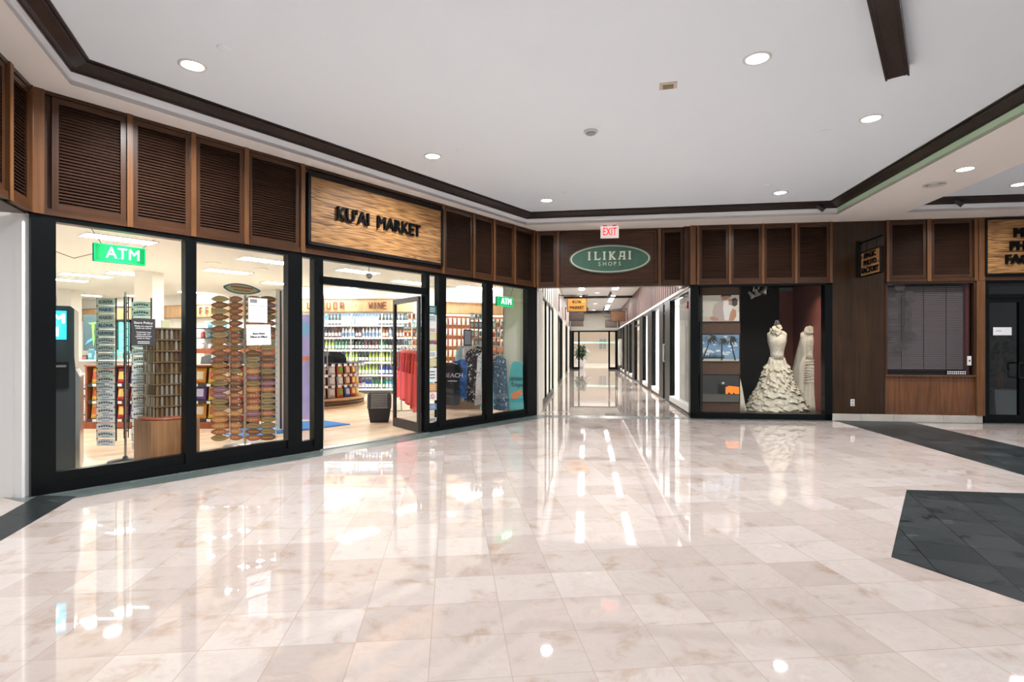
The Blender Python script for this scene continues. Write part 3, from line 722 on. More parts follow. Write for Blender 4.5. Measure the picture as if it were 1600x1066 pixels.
# ---------------------------------------------------------------- snack bags
def bag(name, c1, c2, w=0.17, h=0.23):
    a = MB(); nx, nz = 6, 8
    for side in (-1, 1):
        vs = []
        for j in range(nz + 1):
            for i in range(nx + 1):
                u, v = i / nx * 2 - 1, j / nz * 2 - 1
                d = 0.032 * (1 - u ** 4) * (1 - v ** 4) + 0.002
                vs.append((u * w / 2 * (1 - 0.05 * (1 - v * v)), side * d, (v + 1) * h / 2))
        fs = [(j * (nx + 1) + i, j * (nx + 1) + i + 1, (j + 1) * (nx + 1) + i + 1, (j + 1) * (nx + 1) + i) for j in range(nz) for i in range(nx)]
        k = len(a.f)
        a.add(vs, fs if side < 0 else [f[::-1] for f in fs], 0, smooth=True)
        if side < 0:
            for j in range(nz):
                for i in range(nx):
                    if 1 <= i <= nx - 2 and 2 <= j <= nz - 3: a.m[k + j * nx + i] = 1
    return a.mesh(name, [mat('bagA_' + name.split('/')[1], c1, 0.35), mat('bagB_' + name.split('/')[1], c2, 0.5)])
BG = {'orange': bag('snack_bag/orange', (0.75, 0.32, 0.04), (0.8, 0.75, 0.6)), 'red': bag('snack_bag/red', (0.55, 0.04, 0.04), (0.8, 0.7, 0.2)), 'purple': bag('snack_bag/purple', (0.13, 0.06, 0.28), (0.6, 0.6, 0.8)),
      'white': bag('snack_bag/white', (0.66, 0.62, 0.62), (0.35, 0.35, 0.5)), 'yellow': bag('snack_bag/yellow', (0.78, 0.55, 0.08), (0.55, 0.1, 0.05)), 'brown': bag('snack_bag/brown', (0.45, 0.2, 0.1), (0.75, 0.6, 0.45)),
      'blue': bag('snack_bag/blue', (0.05, 0.12, 0.45), (0.7, 0.75, 0.85)), 'silver': bag('snack_bag/silver', (0.5, 0.48, 0.46), (0.8, 0.8, 0.82)), 'scarlet': bag('snack_bag/scarlet', (0.75, 0.09, 0.03), (0.15, 0.45, 0.08))}
# straight gondola behind the plate racks
GY = 8.35
gx0, gx1 = (133 - CX) / F * GY, (384 - CX) / F * GY
w_ = gx1 - gx0; gz = H + (YH - 573) / F * GY
t = thing('snack_gondola', 'reddish wooden shop shelving of snack bags behind the racks', 'shelving', (gx0, GY, 0))
part('end_panel', MB().box(0, 0.03, 0, 0.45, 0.06, gz), CHERRY, t)
part('end_panel', MB().box(w_ - 0.03, w_, 0, 0.45, 0.06, gz), CHERRY, t)
part('back_panel', MB().box(0.03, w_ - 0.03, 0.40, 0.45, 0.06, gz), CHERRY, t)
part('top', MB().box(-0.01, w_ + 0.01, -0.01, 0.46, gz, gz + 0.025), CHERRY, t)
part('plinth', MB().box(0.0, w_, -0.03, 0.44, 0, 0.10), CHERRY, t)
TI = [0.15, 0.42, 0.68]
for z in TI: part('shelf', MB().box(0.03, w_ - 0.03, 0.0, 0.4, z - 0.02, z).box(0.03, w_ - 0.03, -0.012, 0.0, z - 0.05, z, 1), [CHERRY, DARKM], t)
for z in TI:
    a = MB()
    for k in range(12): a.box(0.12 + k * 0.19, 0.18 + k * 0.19, -0.018, -0.013, z - 0.045, z - 0.005)
    part('price_tags', a, PAPER, t)
cs = ['yellow', 'purple', 'red', 'purple', 'orange', 'orange', 'silver', 'orange', 'orange', 'yellow', 'brown', 'red']
for j, z in enumerate(TI):
    n = 12
    for i in range(n):
        c = cs[i] if random.random() < 0.8 else random.choice(list(BG))
        shared('snack_bag', BG[c], (gx0 + 0.14 + i * (w_ - 0.26) / (n - 1), GY + 0.05, z), random.uniform(-0.12, 0.12), f'{c} snack bag, {["bottom", "middle", "top"][j]} tier of the straight shelving, {ORD[i]} from the ATM', 'snack bag', 'snack bags on the straight shelving', rx=-0.12)
# box goods left of it
for k in range(4):
    a = MB(); a.prism([(-0.12, -0.1), (0.12, -0.1), (0.12, 0.1), (-0.12, 0.1)], 0, 0.16); a.box(-0.125, 0.125, -0.105, 0.105, 0.15, 0.17, 1); a.box(-0.08, 0.08, -0.104, -0.1, 0.04, 0.12, 1)
    solo('carton', a, [GOODS[[1, 0, 3, 0][k]], PAPER], f'pale carton in the stack beside the snack shelving, {ORD[k]} from the floor', 'carton', (gx0 - 0.22, GY + 0.3, 0.05 + k * 0.2), 0.1 * k, 'cartons beside the snack shelving')
# register desk top behind the gondola
p0 = atY(296, 590, 9.6)
t = thing('register_desk', 'dark counter with reddish wooden shelf behind the surfboard spinner', 'counter', (p0.x, 9.6, 0))
part('body', MB().box(0, 1.5, 0, 0.5, 0, 0.92), BLKPL, t)
part('wooden_shelf', MB().box(0, 1.5, 0.1, 0.5, 1.12, 1.20), CHERRY, t)
part('rear_upright', MB().box(0, 1.5, 0.46, 0.5, 0.92, 1.7), mat('pale_back', (0.6, 0.68, 0.68), 0.6), t)
for zz in (1.38, 1.55): part('wire_shelf', MB().box(0, 1.5, 0.2, 0.46, zz, zz + 0.012), DARKM, t)
t2 = thing('cash_register', 'grey till on the dark counter behind the surfboard spinner', 'till', (p0.x + 0.35, 9.75, 0.92))
part('body', MB().prism([(-0.18, 0), (0.18, 0), (0.16, 0.12), (-0.05, 0.16), (-0.16, 0.14)], -0.12, 0.12, 'y'), mat('till_grey', (0.08, 0.085, 0.09), 0.4), t2)
part('screen', MB().box(0.02, 0.2, -0.14, -0.12, 0.06, 0.2), mat('screen_grey', (0.35, 0.4, 0.42), 0.3), t2)
for j, zz in enumerate((1.20, 1.392, 1.562)):
    for i in range(11):
        m1 = random.choice([0, 1, 4, 7, 0, 6]); hh = random.uniform(0.09, 0.14)
        a = MB(); a.lathe([(0.035, 0), (0.04, 0.01), (0.04, hh * 0.75), (0.02, hh * 0.85), (0.02, hh)], 8, ms=[0, 0, 0, 1, 1])
        solo('toiletry_bottle', a, [GOODS[m1], GOODS[(m1 + 2) % 8]], f'small toiletry bottle on the {["lowest", "middle", "upper"][j]} shelf behind the surfboard spinner, {ORD[i]} along', 'bottle', (p0.x + 0.07 + i * 0.13, 9.9, zz), 0, 'toiletries behind the surfboard spinner')

# ---------------------------------------------------------------- curved checkout with snack tiers
cc = Vector((-4.42, 12.05)); RC = 1.2
t = thing('checkout_counter', 'round-fronted dark checkout counter with snack tiers and a pale wooden base', 'counter', (cc.x, cc.y, 0))
part('base', MB().lathe([(RC, 0), (RC, 0.04)], 48), TAN, t)
part('plinth', MB().lathe([(RC - 0.02, 0.04), (RC - 0.02, 0.14)], 48), mat('plinth_brown', (0.10, 0.07, 0.05), 0.5), t)
part('rim', MB().lathe([(RC, 0.14), (RC + 0.01, 0.15), (RC + 0.01, 0.18), (RC, 0.19)], 48), TAN, t)
part('core', MB().lathe([(RC - 0.22, 0.19), (RC - 0.22, 0.86)], 40), BLKPL, t)
part('worktop', MB().lathe([(RC - 0.04, 0.86), (RC - 0.02, 0.88), (RC - 0.02, 0.90), (0.3, 0.905)], 48), BLACK, t)
part('monitor_ledge', MB().box(-0.6, 0.75, -0.55, -0.45, 0.9, 1.04), BLACK, t)
T3 = [0.20, 0.43, 0.65]
for z in T3[1:]: part('tier', MB().lathe([(RC - 0.06, z - 0.02), (RC - 0.04, z - 0.015), (RC - 0.06, z)], 48), DARKM, t)
a = MB()
for z in (0.43, 0.65, 0.86):
    for k in range(26):
        th = R(-165 + k * 7); M_ = Matrix.Rotation(th + R(90), 4, 'Z')
        a.box(-0.03, 0.03, -(RC + 0.005), -(RC - 0.03), z - 0.02, z + 0.03, 0, M_)
part('price_tags', a, PAPER, t)
cols = ['blue', 'blue', 'white', 'white', 'silver', 'brown', 'silver', 'brown', 'white', 'silver', 'scarlet', 'scarlet', 'red', 'scarlet', 'orange', 'brown']
cols = ['blue'] * 6 + ['blue', 'white', 'silver', 'brown', 'silver', 'scarlet', 'brown', 'red', 'orange', 'brown']
for j, z in enumerate(T3):
    for i in range(15):
        th = R(-150 + i * 10.5); rr = RC - 0.12
        shared('snack_bag', BG[cols[i] if (i + j) % 4 else random.choice(['white', 'silver', 'blue', cols[i]])], (cc.x + rr * math.cos(th), cc.y + rr * math.sin(th), z), th + R(90), f'snack bag, {["bottom", "middle", "top"][j]} tier of the round checkout, {ORD[i]} from the door post', 'snack bag', 'snack bags on the round checkout', rx=-0.1)
def monitor(loc, rot, label):
    t = thing('till_monitor', label, 'screen', loc, rot)
    part('screen', MB().box(-0.19, 0.19, -0.02, 0.02, 0.12, 0.40), BLKPL, t)
    part('stand', MB().tube((0, 0.03, 0), (0, 0.03, 0.2), 0.03, n=10).box(-0.1, 0.1, -0.05, 0.1, 0, 0.015), BLKPL, t)
monitor((cc.x - 0.15, cc.y - 0.35, 0.905), 0.4, 'black till monitor standing on the round checkout')
a = MB(); a.lathe([(0.0, -0.02), (0.06, -0.02), (0.07, 0), (0.06, 0.03), (0.0, 0.05)], 20); a.box(-0.02, 0.02, 0.05, 0.13, -0.005, 0.02); a.tube((0, 0.1, 0), (0, 0.1, -0.14), 0.012)
solo('till_scale', MB().box(-0.2, 0.2, -0.12, 0.12, 0, 0.1).prism([(-0.2, 0.1), (0.2, 0.1), (0.1, 0.22), (-0.12, 0.24)], -0.08, 0.08, 'y'), DARKM, 'dark grey till machine on the end of the round checkout', 'till', (cc.x + 0.72, cc.y - 0.3, 0.905), 0.3)
solo('leaflet_box', MB().box(-0.1, 0.1, -0.05, 0.05, 0, 0.12).box(-0.08, 0.08, -0.03, 0.03, 0.1, 0.17, 1), [DARKM, mat('leaflet_yellow', (0.8, 0.65, 0.25), 0.6)], 'box of yellowish leaflets on the round checkout', 'box', (cc.x + 0.3, cc.y - 0.72, 0.905), 0.1)

# ---------------------------------------------------------------- mat, baskets
q = Vector(G(547, 664)); mf = Fr(q, 52)
t = solo('floor_mat', MB().box(-1.7, 0, 0, 0.85, 0.0, 0.012).box(-1.65, -0.05, 0.05, 0.8, 0.011, 0.015), mat('mat_blue', (0.03, 0.16, 0.42), 0.9, noise=0.25, nscale=60), 'blue entrance mat on the market\'s wooden floor inside the door', 'mat', (q.x, q.y, 0.003), R(52))
bx, by = G(590, 661)
BR = mat('basket_rim', (0.16, 0.16, 0.17), 0.35, 0.5)
def basket_mb():
    a = MB(); w0, w1, d0, d1, h = 0.145, 0.18, 0.10, 0.13, 0.24
    c = [(-w0, -d0, 0), (w0, -d0, 0), (w0, d0, 0), (-w0, d0, 0), (-w1, -d1, h), (w1, -d1, h), (w1, d1, h), (-w1, d1, h)]
    a.add(c, [(0, 1, 2, 3), (0, 1, 5, 4), (1, 2, 6, 5), (2, 3, 7, 6), (3, 0, 4, 7)])
    for z in (0.05, 0.1, 0.15, 0.2):
        k = z / h; w, d = w0 + (w1 - w0) * k + 0.004, d0 + (d1 - d0) * k + 0.004
        a.path([(-w, -d, z), (w, -d, z), (w, d, z), (-w, d, z), (-w, -d, z)], 0.004, 4)
    return a
ba = basket_mb().mesh('body', BLKPL)
a = MB(); a.path([(-0.185, -0.135, 0.24), (0.185, -0.135, 0.24), (0.185, 0.135, 0.24), (-0.185, 0.135, 0.24), (-0.185, -0.135, 0.24)], 0.009, 6); rim = a.mesh('rim', BR)
a = MB(); a.path([(-0.12, -0.142, 0.235), (-0.12, -0.15, 0.245), (0.12, -0.15, 0.245), (0.12, -0.142, 0.235)], 0.006, 6); han = a.mesh('handle', CHROME)
for k in range(9):
    t = thing('shopping_basket', f'black shopping basket with steel handle in the stack by the door, {ORD[k]} from the floor', 'basket', (bx, by + 0.13, 0.003 + k * 0.027), R(12), 'stacked shopping baskets')
    for nm, me_ in (('body', ba), ('rim', rim), ('handle', han)): link(bpy.data.objects.new(nm, me_), t)

# ---------------------------------------------------------------- ATM
q = Vector(G(118, 735)); zt_ = H + (YH - 479) / F * q.y
t = thing('atm', 'dark cash machine with glowing teal screen behind the first window post', 'cash machine', (q.x - 0.17, q.y - 0.09, 0.003), R(34))
part('body', MB().prism([(-0.22, 0), (0.19, 0), (0.19, zt_ - 0.62), (0.18, zt_ - 0.5), (0.18, zt_ - 0.03), (0.15, zt_), (-0.22, zt_)], 0, 0.5, 'y'), mat('atm_grey', (0.05, 0.055, 0.06), 0.3, coat=0.3), t)
part('side_strip', MB().prism([(0.19, 0), (0.225, 0), (0.225, zt_ - 0.70), (0.19, zt_ - 0.62)], -0.02, 0.46, 'y'), CHROME, t)
a = MB(); a.box(-0.2, 0.12, -0.02, 0, zt_ - 0.33, zt_ - 0.05)
sc_ = part('screen', a, mat('atm_screen', (0.05, 0.55, 0.75), 0.3, emit=1.3, ecol=(0.03, 0.55, 0.8)), t)
a = MB(); a.text('ATM', 0.13, -0.02, zt_ - 0.13, -0.022, 0.004, bold=0.004); a.box(-0.08, 0.06, -0.024, -0.02, zt_ - 0.30, zt_ - 0.21)
part('lettering', a, mat('screen_white', (1, 1, 1), 0.5, emit=1.6), sc_)
part('keypad', MB().box(-0.06, 0.14, -0.03, 0, zt_ - 0.80, zt_ - 0.55), BLACK, t)
part('card_slot', MB().box(-0.02, 0.12, -0.05, -0.03, zt_ - 0.60, zt_ - 0.58), CHROME, t)
light('screen_glow', (-0.04, -0.08, zt_ - 0.2), 1.5, 0.2, t, (0.2, 0.7, 1), 160, (R(90), 0, 0))

# ---------------------------------------------------------------- neon ATM signs
NEONB = mat('neon_board', (0.0, 0.05, 0.02), 0.6, emit=0.33, ecol=(0.0, 0.75, 0.22))
NEONT = mat('neon_letters', (0.8, 1, 0.9), 0.4, emit=2.6, ecol=(0.42, 1.0, 0.62))
NEONE = mat('neon_edge', (0.0, 0.1, 0.03), 0.4, emit=0.9, ecol=(0.0, 1.0, 0.35))
def neon(x0, x1, y0, y1, label, wires, power, o=0.28):
    fr = LW.off(o); s0, s1 = fr.S(x0), fr.S(x1)
    xm = (x0 + x1) / 2; z0, z1 = fr.Z(xm, y1), fr.Z(xm, y0)
    t = thing('neon_sign', label, 'neon sign', fr.at(s0, 0, 0), fr.th, 'green neon ATM signs')
    w = s1 - s0
    part('case', MB().box(0, w, 0, 0.05, z0, z1), NEONB, t)
    a = MB()
    for b_ in ((0, w, z0, z0 + 0.008), (0, w, z1 - 0.008, z1), (0, 0.008, z0, z1), (w - 0.008, w, z0, z1)): a.box(b_[0], b_[1], -0.006, 0, b_[2], b_[3])
    part('edge', a, NEONE, t)
    a = MB(); a.text('ATM', (z1 - z0) * 0.9, w * 0.55, (z0 + z1) / 2, -0.01, 0.012, bold=0.001, sx=(w * 0.7) / ((z1 - z0) * 0.9 * 2.2), space=1.08)
    part('lettering', a, NEONT, t)
    a = MB()
    for p_, q_ in wires: a.path([(w * p_[0], 0.02, z1 + p_[1]), (w * q_[0], 0.02, z1 + q_[1])], 0.003, 5)
    part('wires', a, INK, t)
    light('neon_glow', (w / 2, -0.10, (z0 + z1) / 2), power, w * 0.8, t, (0.1, 1, 0.4), 175, (R(90), 0, 0))
neon(147, 227, 384, 411, 'green glowing neon sign reading ATM in the first market window, over the plate racks', [((0.15, 0), (-0.2, 0.24)), ((0.95, 0), (1.2, 0.1)), ((0.0, -0.1), (-0.35, -0.16)), ((-0.35, -0.16), (-0.8, -0.1))], 5)
neon(777.5, 801, 464, 479, 'smaller green neon sign reading ATM in the last market window, over the dress', [((0.15, 0), (-0.2, 0.24)), ((0.9, 0), (1.1, 0.2))], 1.5, o=0.12)

# ---------------------------------------------------------------- plate spinner
px_, py_ = G(196, 722)
PLB = mat('plate_silver', (0.80, 0.79, 0.79), 0.5, 0.0)
PLN = mat('plate_ink_dark', (0.06, 0.06, 0.07), 0.6); PBL = mat('plate_ink_blue', (0.04, 0.16, 0.42), 0.6); PLG = mat('plate_ink_grey', (0.22, 0.22, 0.26), 0.6)
t = thing('plate_spinner', 'tall black spinner rack holding two columns of souvenir name plates', 'display rack', (px_, py_, 0.003))
pz = H + (YH - 457) / F * py_
part('pole', MB().tube((0, 0, 0), (0, 0, pz), 0.012), CHROME, t)
a = MB()
for dx, dy in ((-0.02, 0.015), (0.02, 0.015), (0.0, -0.02)): a.tube((dx, dy, 0.25), (dx, dy, pz - 0.05), 0.005, n=6)
for k in range(16): a.tube((-0.022, 0, 0.3 + k * 0.09), (0.022, 0, 0.33 + k * 0.09), 0.005, n=6)
part('wire_column', a, BLKPL, t)
a = MB(); a.lathe([(0.16, 0), (0.16, 0.015), (0.03, 0.03), (0.02, 0.06)], 20); part('base', a, BLKPL, t)
c1x, c2x = (167 - 196) / F * py_, (222 - 196) / F * py_
zz = lambda y: H + (YH - y) / F * (py_ - 0.02)
for nm, cx in (('rail', c1x), ('rail', c2x)):
    part(nm, MB().box(cx - 0.103, cx - 0.097, -0.012, 0.004, zz(690), zz(466)).box(cx + 0.097, cx + 0.103, -0.012, 0.004, zz(690), zz(466)), BLKPL, t)
a = MB()
for z in (zz(480), zz(580), zz(670)): a.tube((c1x - 0.09, 0.01, z), (c2x + 0.09, 0.01, z), 0.005, n=6)
part('cross_bars', a, BLKPL, t)
def plate(txt, ink):
    a = MB(); w, h = 0.192, 0.074
    a.prism([(-w / 2 + .006, 0), (w / 2 - .006, 0), (w / 2, .006), (w / 2, h - .006), (w / 2 - .006, h), (-w / 2 + .006, h), (-w / 2, h - .006), (-w / 2, .006)], 0, 0.003, 'y')
    if txt: a.text(txt, 0.050, 0, h * 0.46, -0.001, 0.002, 1, bold=0.0015, sx=0.92 * min(1, 6 / len(txt) * 0.98))
    else:
        for k in range(6):   # worn arched lettering, not legible
            x = -0.075 + k * 0.026; a.box(x, x + 0.018, -0.002, 0, h * 0.42 + 0.010 * (1 - abs(k - 2.5) / 2.5), h * 0.66 + 0.010 * (1 - abs(k - 2.5) / 2.5), 1)
        a.box(-0.04, 0.04, -0.002, 0, h * 0.2, h * 0.27, 2)
    for k in range(5): a.box(-0.05 + k * 0.02, -0.035 + k * 0.02, -0.002, 0, h * 0.84 + 0.003 * (1 - abs(k - 2) / 2), h * 0.88 + 0.003 * (1 - abs(k - 2) / 2), 2)
    return a.mesh('name_plate', [PLB, ink, PBL if not txt else PLG])
PT = {'SURFER': plate('SURFER', PLG), 'WAIKIKI': plate('WAIKIKI', PLG), 'WAIKIKIb': plate('WAIKIKI', PBL), 'ALOHA': plate('ALOHA', PBL), 'HAWAII': plate('HAWAII', PBL), 'x': plate('', PLG), 'y': plate('', PLN)}
L1 = ['SURFER', 'WAIKIKIb', 'WAIKIKI', 'ALOHA', 'HAWAII', 'x', 'x', 'x', 'x', 'y', 'y', 'x', 'x', 'y', 'y', 'x', 'y', 'y', 'x']
L2 = ['y', 'y', 'x', 'x', 'x', 'y', 'x', 'y', 'y', 'x', 'x', 'x', 'y', 'x', 'y', 'y', 'x', 'y', 'x']
for cx, ls, y0, nm in ((c1x, L1, 465.5, 'column beside the ATM'), (c2x, L2, 471, 'column beside the tower')):
    pit = (zz(466) - zz(698)) / 19
    for k, kd in enumerate(ls):
        wdn = kd.rstrip('b'); desc = f'silver plate reading {wdn}' if len(kd) > 1 else 'silver plate with worn lettering'
        shared('name_plate', PT[kd], (px_ + cx, py_ - 0.018, zz(y0) - pit * (k + 1) + 0.003), random.uniform(-0.03, 0.03), f'{desc}, {ORD[k]} from the top of the {nm}', 'souvenir plate', 'name plates on the spinner')

# ---------------------------------------------------------------- keychain tower on a wooden plinth
kf = LW.off(0.22); ks0, ks1 = kf.S(236), kf.S(312)
t = thing('display_plinth', 'brown wooden plinth under the keychain tower', 'plinth', kf.at(ks0, 0, 0.003), kf.th)
kw = ks1 - ks0; kz = kf.Z(262, 658)
part('body', MB().box(0, kw, 0, 0.45, 0, kz), OAK, t)
part('turntable', MB().lathe([(0.24, kz), (0.24, kz + 0.02), (0.2, kz + 0.03)], 28, M=Matrix.Translation((kw * 0.48, 0.24, 0))), CHERRY, t)
kc = kf.at(ks0 + kw * 0.48, 0.24, kz + 0.035)
ktop = H + (YH - 513) / F * kc.y; kh = ktop - kc.z
t = thing('keychain_tower', 'brown revolving tower packed with hanging brass name keychains', 'display rack', kc, kf.th)
part('core', MB().box(-0.12, 0.12, -0.12, 0.12, 0, kh), mat('tower_brown', (0.12, 0.06, 0.03), 0.5), t)
part('topper', MB().box(-0.035, 0.035, -0.01, 0.01, kh, kh + 0.08), GOODS[5], t)
BRS = mat('brass_wire', (0.32, 0.22, 0.11), 0.35, 0.7); KS = mat('key_silver', (0.42, 0.38, 0.30), 0.35, 0.6)
a = MB()
for k in range(8):
    z = kh * (k + 1) / 8 - 0.012
    a.path([(-0.15, -0.15, z), (0.15, -0.15, z), (0.15, 0.15, z), (-0.15, 0.15, z), (-0.15, -0.15, z)], 0.005, 6)
    a.box(-0.14, 0.14, -0.14, -0.12, z, z + 0.004); a.box(-0.14, -0.12, -0.12, 0.12, z, z + 0.004); a.box(0.12, 0.14, -0.12, 0.12, z, z + 0.004)
part('hook_tiers', a, BRS, t)
kp = MB(); kp.tube((0, 0, 0), (0, 0, -0.02), 0.002, n=5).box(-0.011, 0.011, -0.003, 0.003, -0.10, -0.02).prism([(-0.011, -0.02), (0.011, -0.02), (0, -0.004)], -0.003, 0.003, 'y')
kme = {'brass': kp.mesh('keychain', BRS), 'silver': kp.mesh('keychain', KS), 'dark': kp.mesh('keychain', mat('key_brown', (0.10, 0.05, 0.025), 0.4))}
for k in range(8):
    z = kc.z + kh * (8 - k) / 8 - 0.015
    for face, nmf in ((0, 'window face'), (1, 'plate rack face')):
        for i in range(7):
            u = -0.13 + i * 0.0435
            lx_, ly_ = ((u, -0.152) if face == 0 else (-0.152, u))
            w3 = kf.u * lx_ + kf.v * ly_
            kd = random.choice(['brass', 'silver', 'dark', 'brass', 'silver'])
            shared('keychain', kme[kd], (kc.x + w3.x, kc.y + w3.y, z), kf.th + (R(90) if face else 0), f'{kd} keychain, {ORD[k]} tier from the top, {nmf}, {ORD[i]} along', 'keychain', 'keychains on the tower')

# ---------------------------------------------------------------- surfboard spinner
sx_, sy_ = G(383, 697)
t = thing('surfboard_spinner', 'tall wire spinner hung with rows of mini wooden surfboards', 'display rack', (sx_, sy_, 0.003))
zs_ = lambda y: H + (YH - y) / F * sy_
part('pole', MB().tube((0, 0, 0), (0, 0, zs_(462)), 0.016), mat('pole_tan', (0.5, 0.42, 0.32), 0.4, 0.5), t)
part('base', MB().lathe([(0.25, 0), (0.25, 0.012), (0.03, 0.03)], 28), CHROME, t)
WIRE = mat('white_wire', (0.65, 0.65, 0.62), 0.4)
colx = [(348, 0.05, 'outer column on the plinth side'), (369, 0.0, 'second column from the plinth'), (399, 0.05, 'third column from the plinth'), (420, 0.0, 'outer column on the door side')]
a = MB()
for x in (359, 395, 409, 431): a.tube(((x - 383) / F * sy_, 0, zs_(690)), ((x - 383) / F * sy_, 0, zs_(463)), 0.005, n=6)
for k in range(8): a.tube(((343 - 383) / F * sy_, 0.0, zs_(475 + k * 29)), ((432 - 383) / F * sy_, 0.0, zs_(475 + k * 29)), 0.004, n=6)
part('wire_frame', a, WIRE, t)
def surf_outline(w, h, n=20):
    pts = []
    for i in range(n):
        t_ = 2 * math.pi * i / n; x = math.cos(t_)
        pts.append((x * w / 2, math.sin(t_) * h / 2 * (1 - abs(x) ** 3 * 0.35) * (1 - 0.12 * x)))
    return pts
def sboard(c, ink, style):
    a = MB(); w, h = 0.205, 0.078
    a.prism(surf_outline(w, h), 0, 0.008, 'y'); a.prism(surf_outline(w * 0.9, h * 0.8), -0.003, 0, 'y', 1)
    if style:
        for k in range(5): a.prism([(-0.05 + k * 0.02, -0.012), (-0.042 + k * 0.02, -0.012), (-0.036 + k * 0.02, 0.012), (-0.044 + k * 0.02, 0.012)] if k % 2 else [(-0.05 + k * 0.02, 0.0), (-0.036 + k * 0.02, 0.012), (-0.034 + k * 0.02, -0.012), (-0.04 + k * 0.02, -0.002)], -0.005, -0.003, 'y', 2)
    else: a.box(-0.06, 0.06, -0.005, -0.003, -0.002, 0.002, 2)
    return a.mesh('mini_surfboard', [wood('sb_rim_%d' % int(c[0] * 100), tuple(k * 0.35 for k in c), tuple(k * 0.5 for k in c), 'x', coat=0.2), wood('sb_%d' % int(c[0] * 100), tuple(k * 0.7 for k in c), c, 'x', coat=0.2), mat('sb_ink%d' % ink, (0.55, 0.45, 0.32) if ink else (0.1, 0.04, 0.02), 0.6)])
SB = [('pale tan', sboard((0.72, 0.50, 0.27), 0, 0)), ('red-brown', sboard((0.48, 0.17, 0.08), 1, 1)), ('orange-brown', sboard((0.62, 0.29, 0.10), 1, 1)), ('dark brown', sboard((0.25, 0.11, 0.05), 1, 0)), ('olive', sboard((0.38, 0.27, 0.13), 0, 0)), ('plum', sboard((0.33, 0.16, 0.2), 1, 0))]
pit = 9.35
for c, (x, o, nm) in enumerate(colx):
    for k in range(24):
        y = 468 + k * pit
        if c == 0: kd = [0, 1, 0, 1, 0, 1, 0, 2, 2, 1, 1, 2, 2, 2, 4, 5, 5, 4, 4, 2, 2, 2, 1, 4][k]
        elif c == 1: kd = random.choice([1, 4, 3, 1, 2])
        elif c == 2: kd = random.choice([3, 1, 2, 4, 5])
        else: kd = random.choice([3, 5, 1, 4])
        dep = -0.05 if c in (0, 2) else -0.02
        shared('mini_surfboard', SB[kd][1], (sx_ + (x - 383) / F * sy_, sy_ + dep - (0.02 if c == 0 else 0), zs_(y)), [R(8), R(-14), R(-6), R(16)][c] + random.uniform(-0.05, 0.05), f'{SB[kd][0]} mini surfboard, {nth(k)} from the top, {nm}', 'mini surfboard', 'mini surfboards on the spinner')
hx = (379 - 383) / F * sy_
t2 = thing('surfboard_sign', 'surfboard-shaped topper sign with blue edge above the mini surfboard spinner', 'sign', (sx_ + hx, sy_ - 0.02, zs_(452)), 0)
Mt = Matrix.Rotation(R(7), 4, 'Y')
a = MB(); a.prism(surf_outline(0.46, 0.13, 32), 0, 0.012, 'y', M=Mt); part('board', a, mat('sign_blue', (0.06, 0.2, 0.36), 0.5), t2)
a = MB(); a.prism(surf_outline(0.40, 0.10, 32), -0.004, 0, 'y', M=Mt); part('panel', a, mat('sign_sand', (0.66, 0.5, 0.3), 0.5), t2)
a = MB()
for k in range(12): a.box(-0.13 + k * 0.023, -0.115 + k * 0.023, -0.008, -0.004, 0.008, 0.028, 0, Mt); a.box(-0.10 + k * 0.018, -0.09 + k * 0.018, -0.008, -0.004, -0.025, -0.010, 0, Mt)
part('worn_lettering', a, mat('sign_rust', (0.35, 0.08, 0.04), 0.5), t2)
part('stem', MB().tube((-hx, 0.02, zs_(462) - zs_(452) - 0.02), (-hx, 0.02, 0), 0.008), WIRE, t2)

# ---------------------------------------------------------------- notices on the glass
def on_glass(name, x0, x1, y0, y1, label, base, draw=None, mats=(), o=0.008, tilt=0.0, cat='notice', grp=None, fr=LW, dep=0.003):
    s0, s1 = fr.S(x0), fr.S(x1); xm = (x0 + x1) / 2
    z0, z1 = fr.Z(xm, y1), fr.Z(xm, y0); w, h = s1 - s0, z1 - z0
    t = thing(name, label, cat, fr.at(s0, o, z0), fr.th, grp)
    M_ = Matrix.Rotation(tilt, 4, 'Y')
    part('sheet', MB().box(0, w, -dep, 0, 0, h, 0, M_), base, t)
    if draw:
        a = MB(); draw(a, w, h, M_); part('printing', a, list(mats), t)
    return t
def store_policy(a, w, h, M):
    a.text('Store Policy:', h * 0.125, w / 2, h * 0.84, -0.005, 0.002, bold=0.001, M=M)
    for k, s_ in enumerate(['Masks are required', 'inside our stores.', '', 'Customers may', 'bring only one', 'additional person', 'inside to shop.']):
        if s_: a.text(s_, h * 0.075, w / 2, h * (0.72 - k * 0.076), -0.005, 0.002, bold=0.0006, M=M)
    for k in range(2): a.box(w * 0.25, w * 0.75, -0.006, -0.003, h * (0.13 - k * 0.06), h * (0.15 - k * 0.06), 0, M)
on_glass('store_policy_notice', 205.5, 243, 498, 540, 'black notice headed Store Policy on the first market window', mat('notice_black', (0.03, 0.03, 0.03), 0.6), store_policy, [PAPER], o=0.006)
def hours(a, w, h, M):
    a.text('Store Hours', h * 0.12, w * 0.5, h * 0.56, -0.004, 0.002, bold=0.0014, M=M)
    a.text('7:00a.m. to 7:00p.m.', h * 0.12, w * 0.5, h * 0.40, -0.004, 0.002, bold=0.0014, M=M, sx=0.9)
on_glass('store_hours_notice', 386, 424, 508, 540, 'white sheet with store hours taped to the second market window', PAPER, hours, [INK], tilt=R(-2))
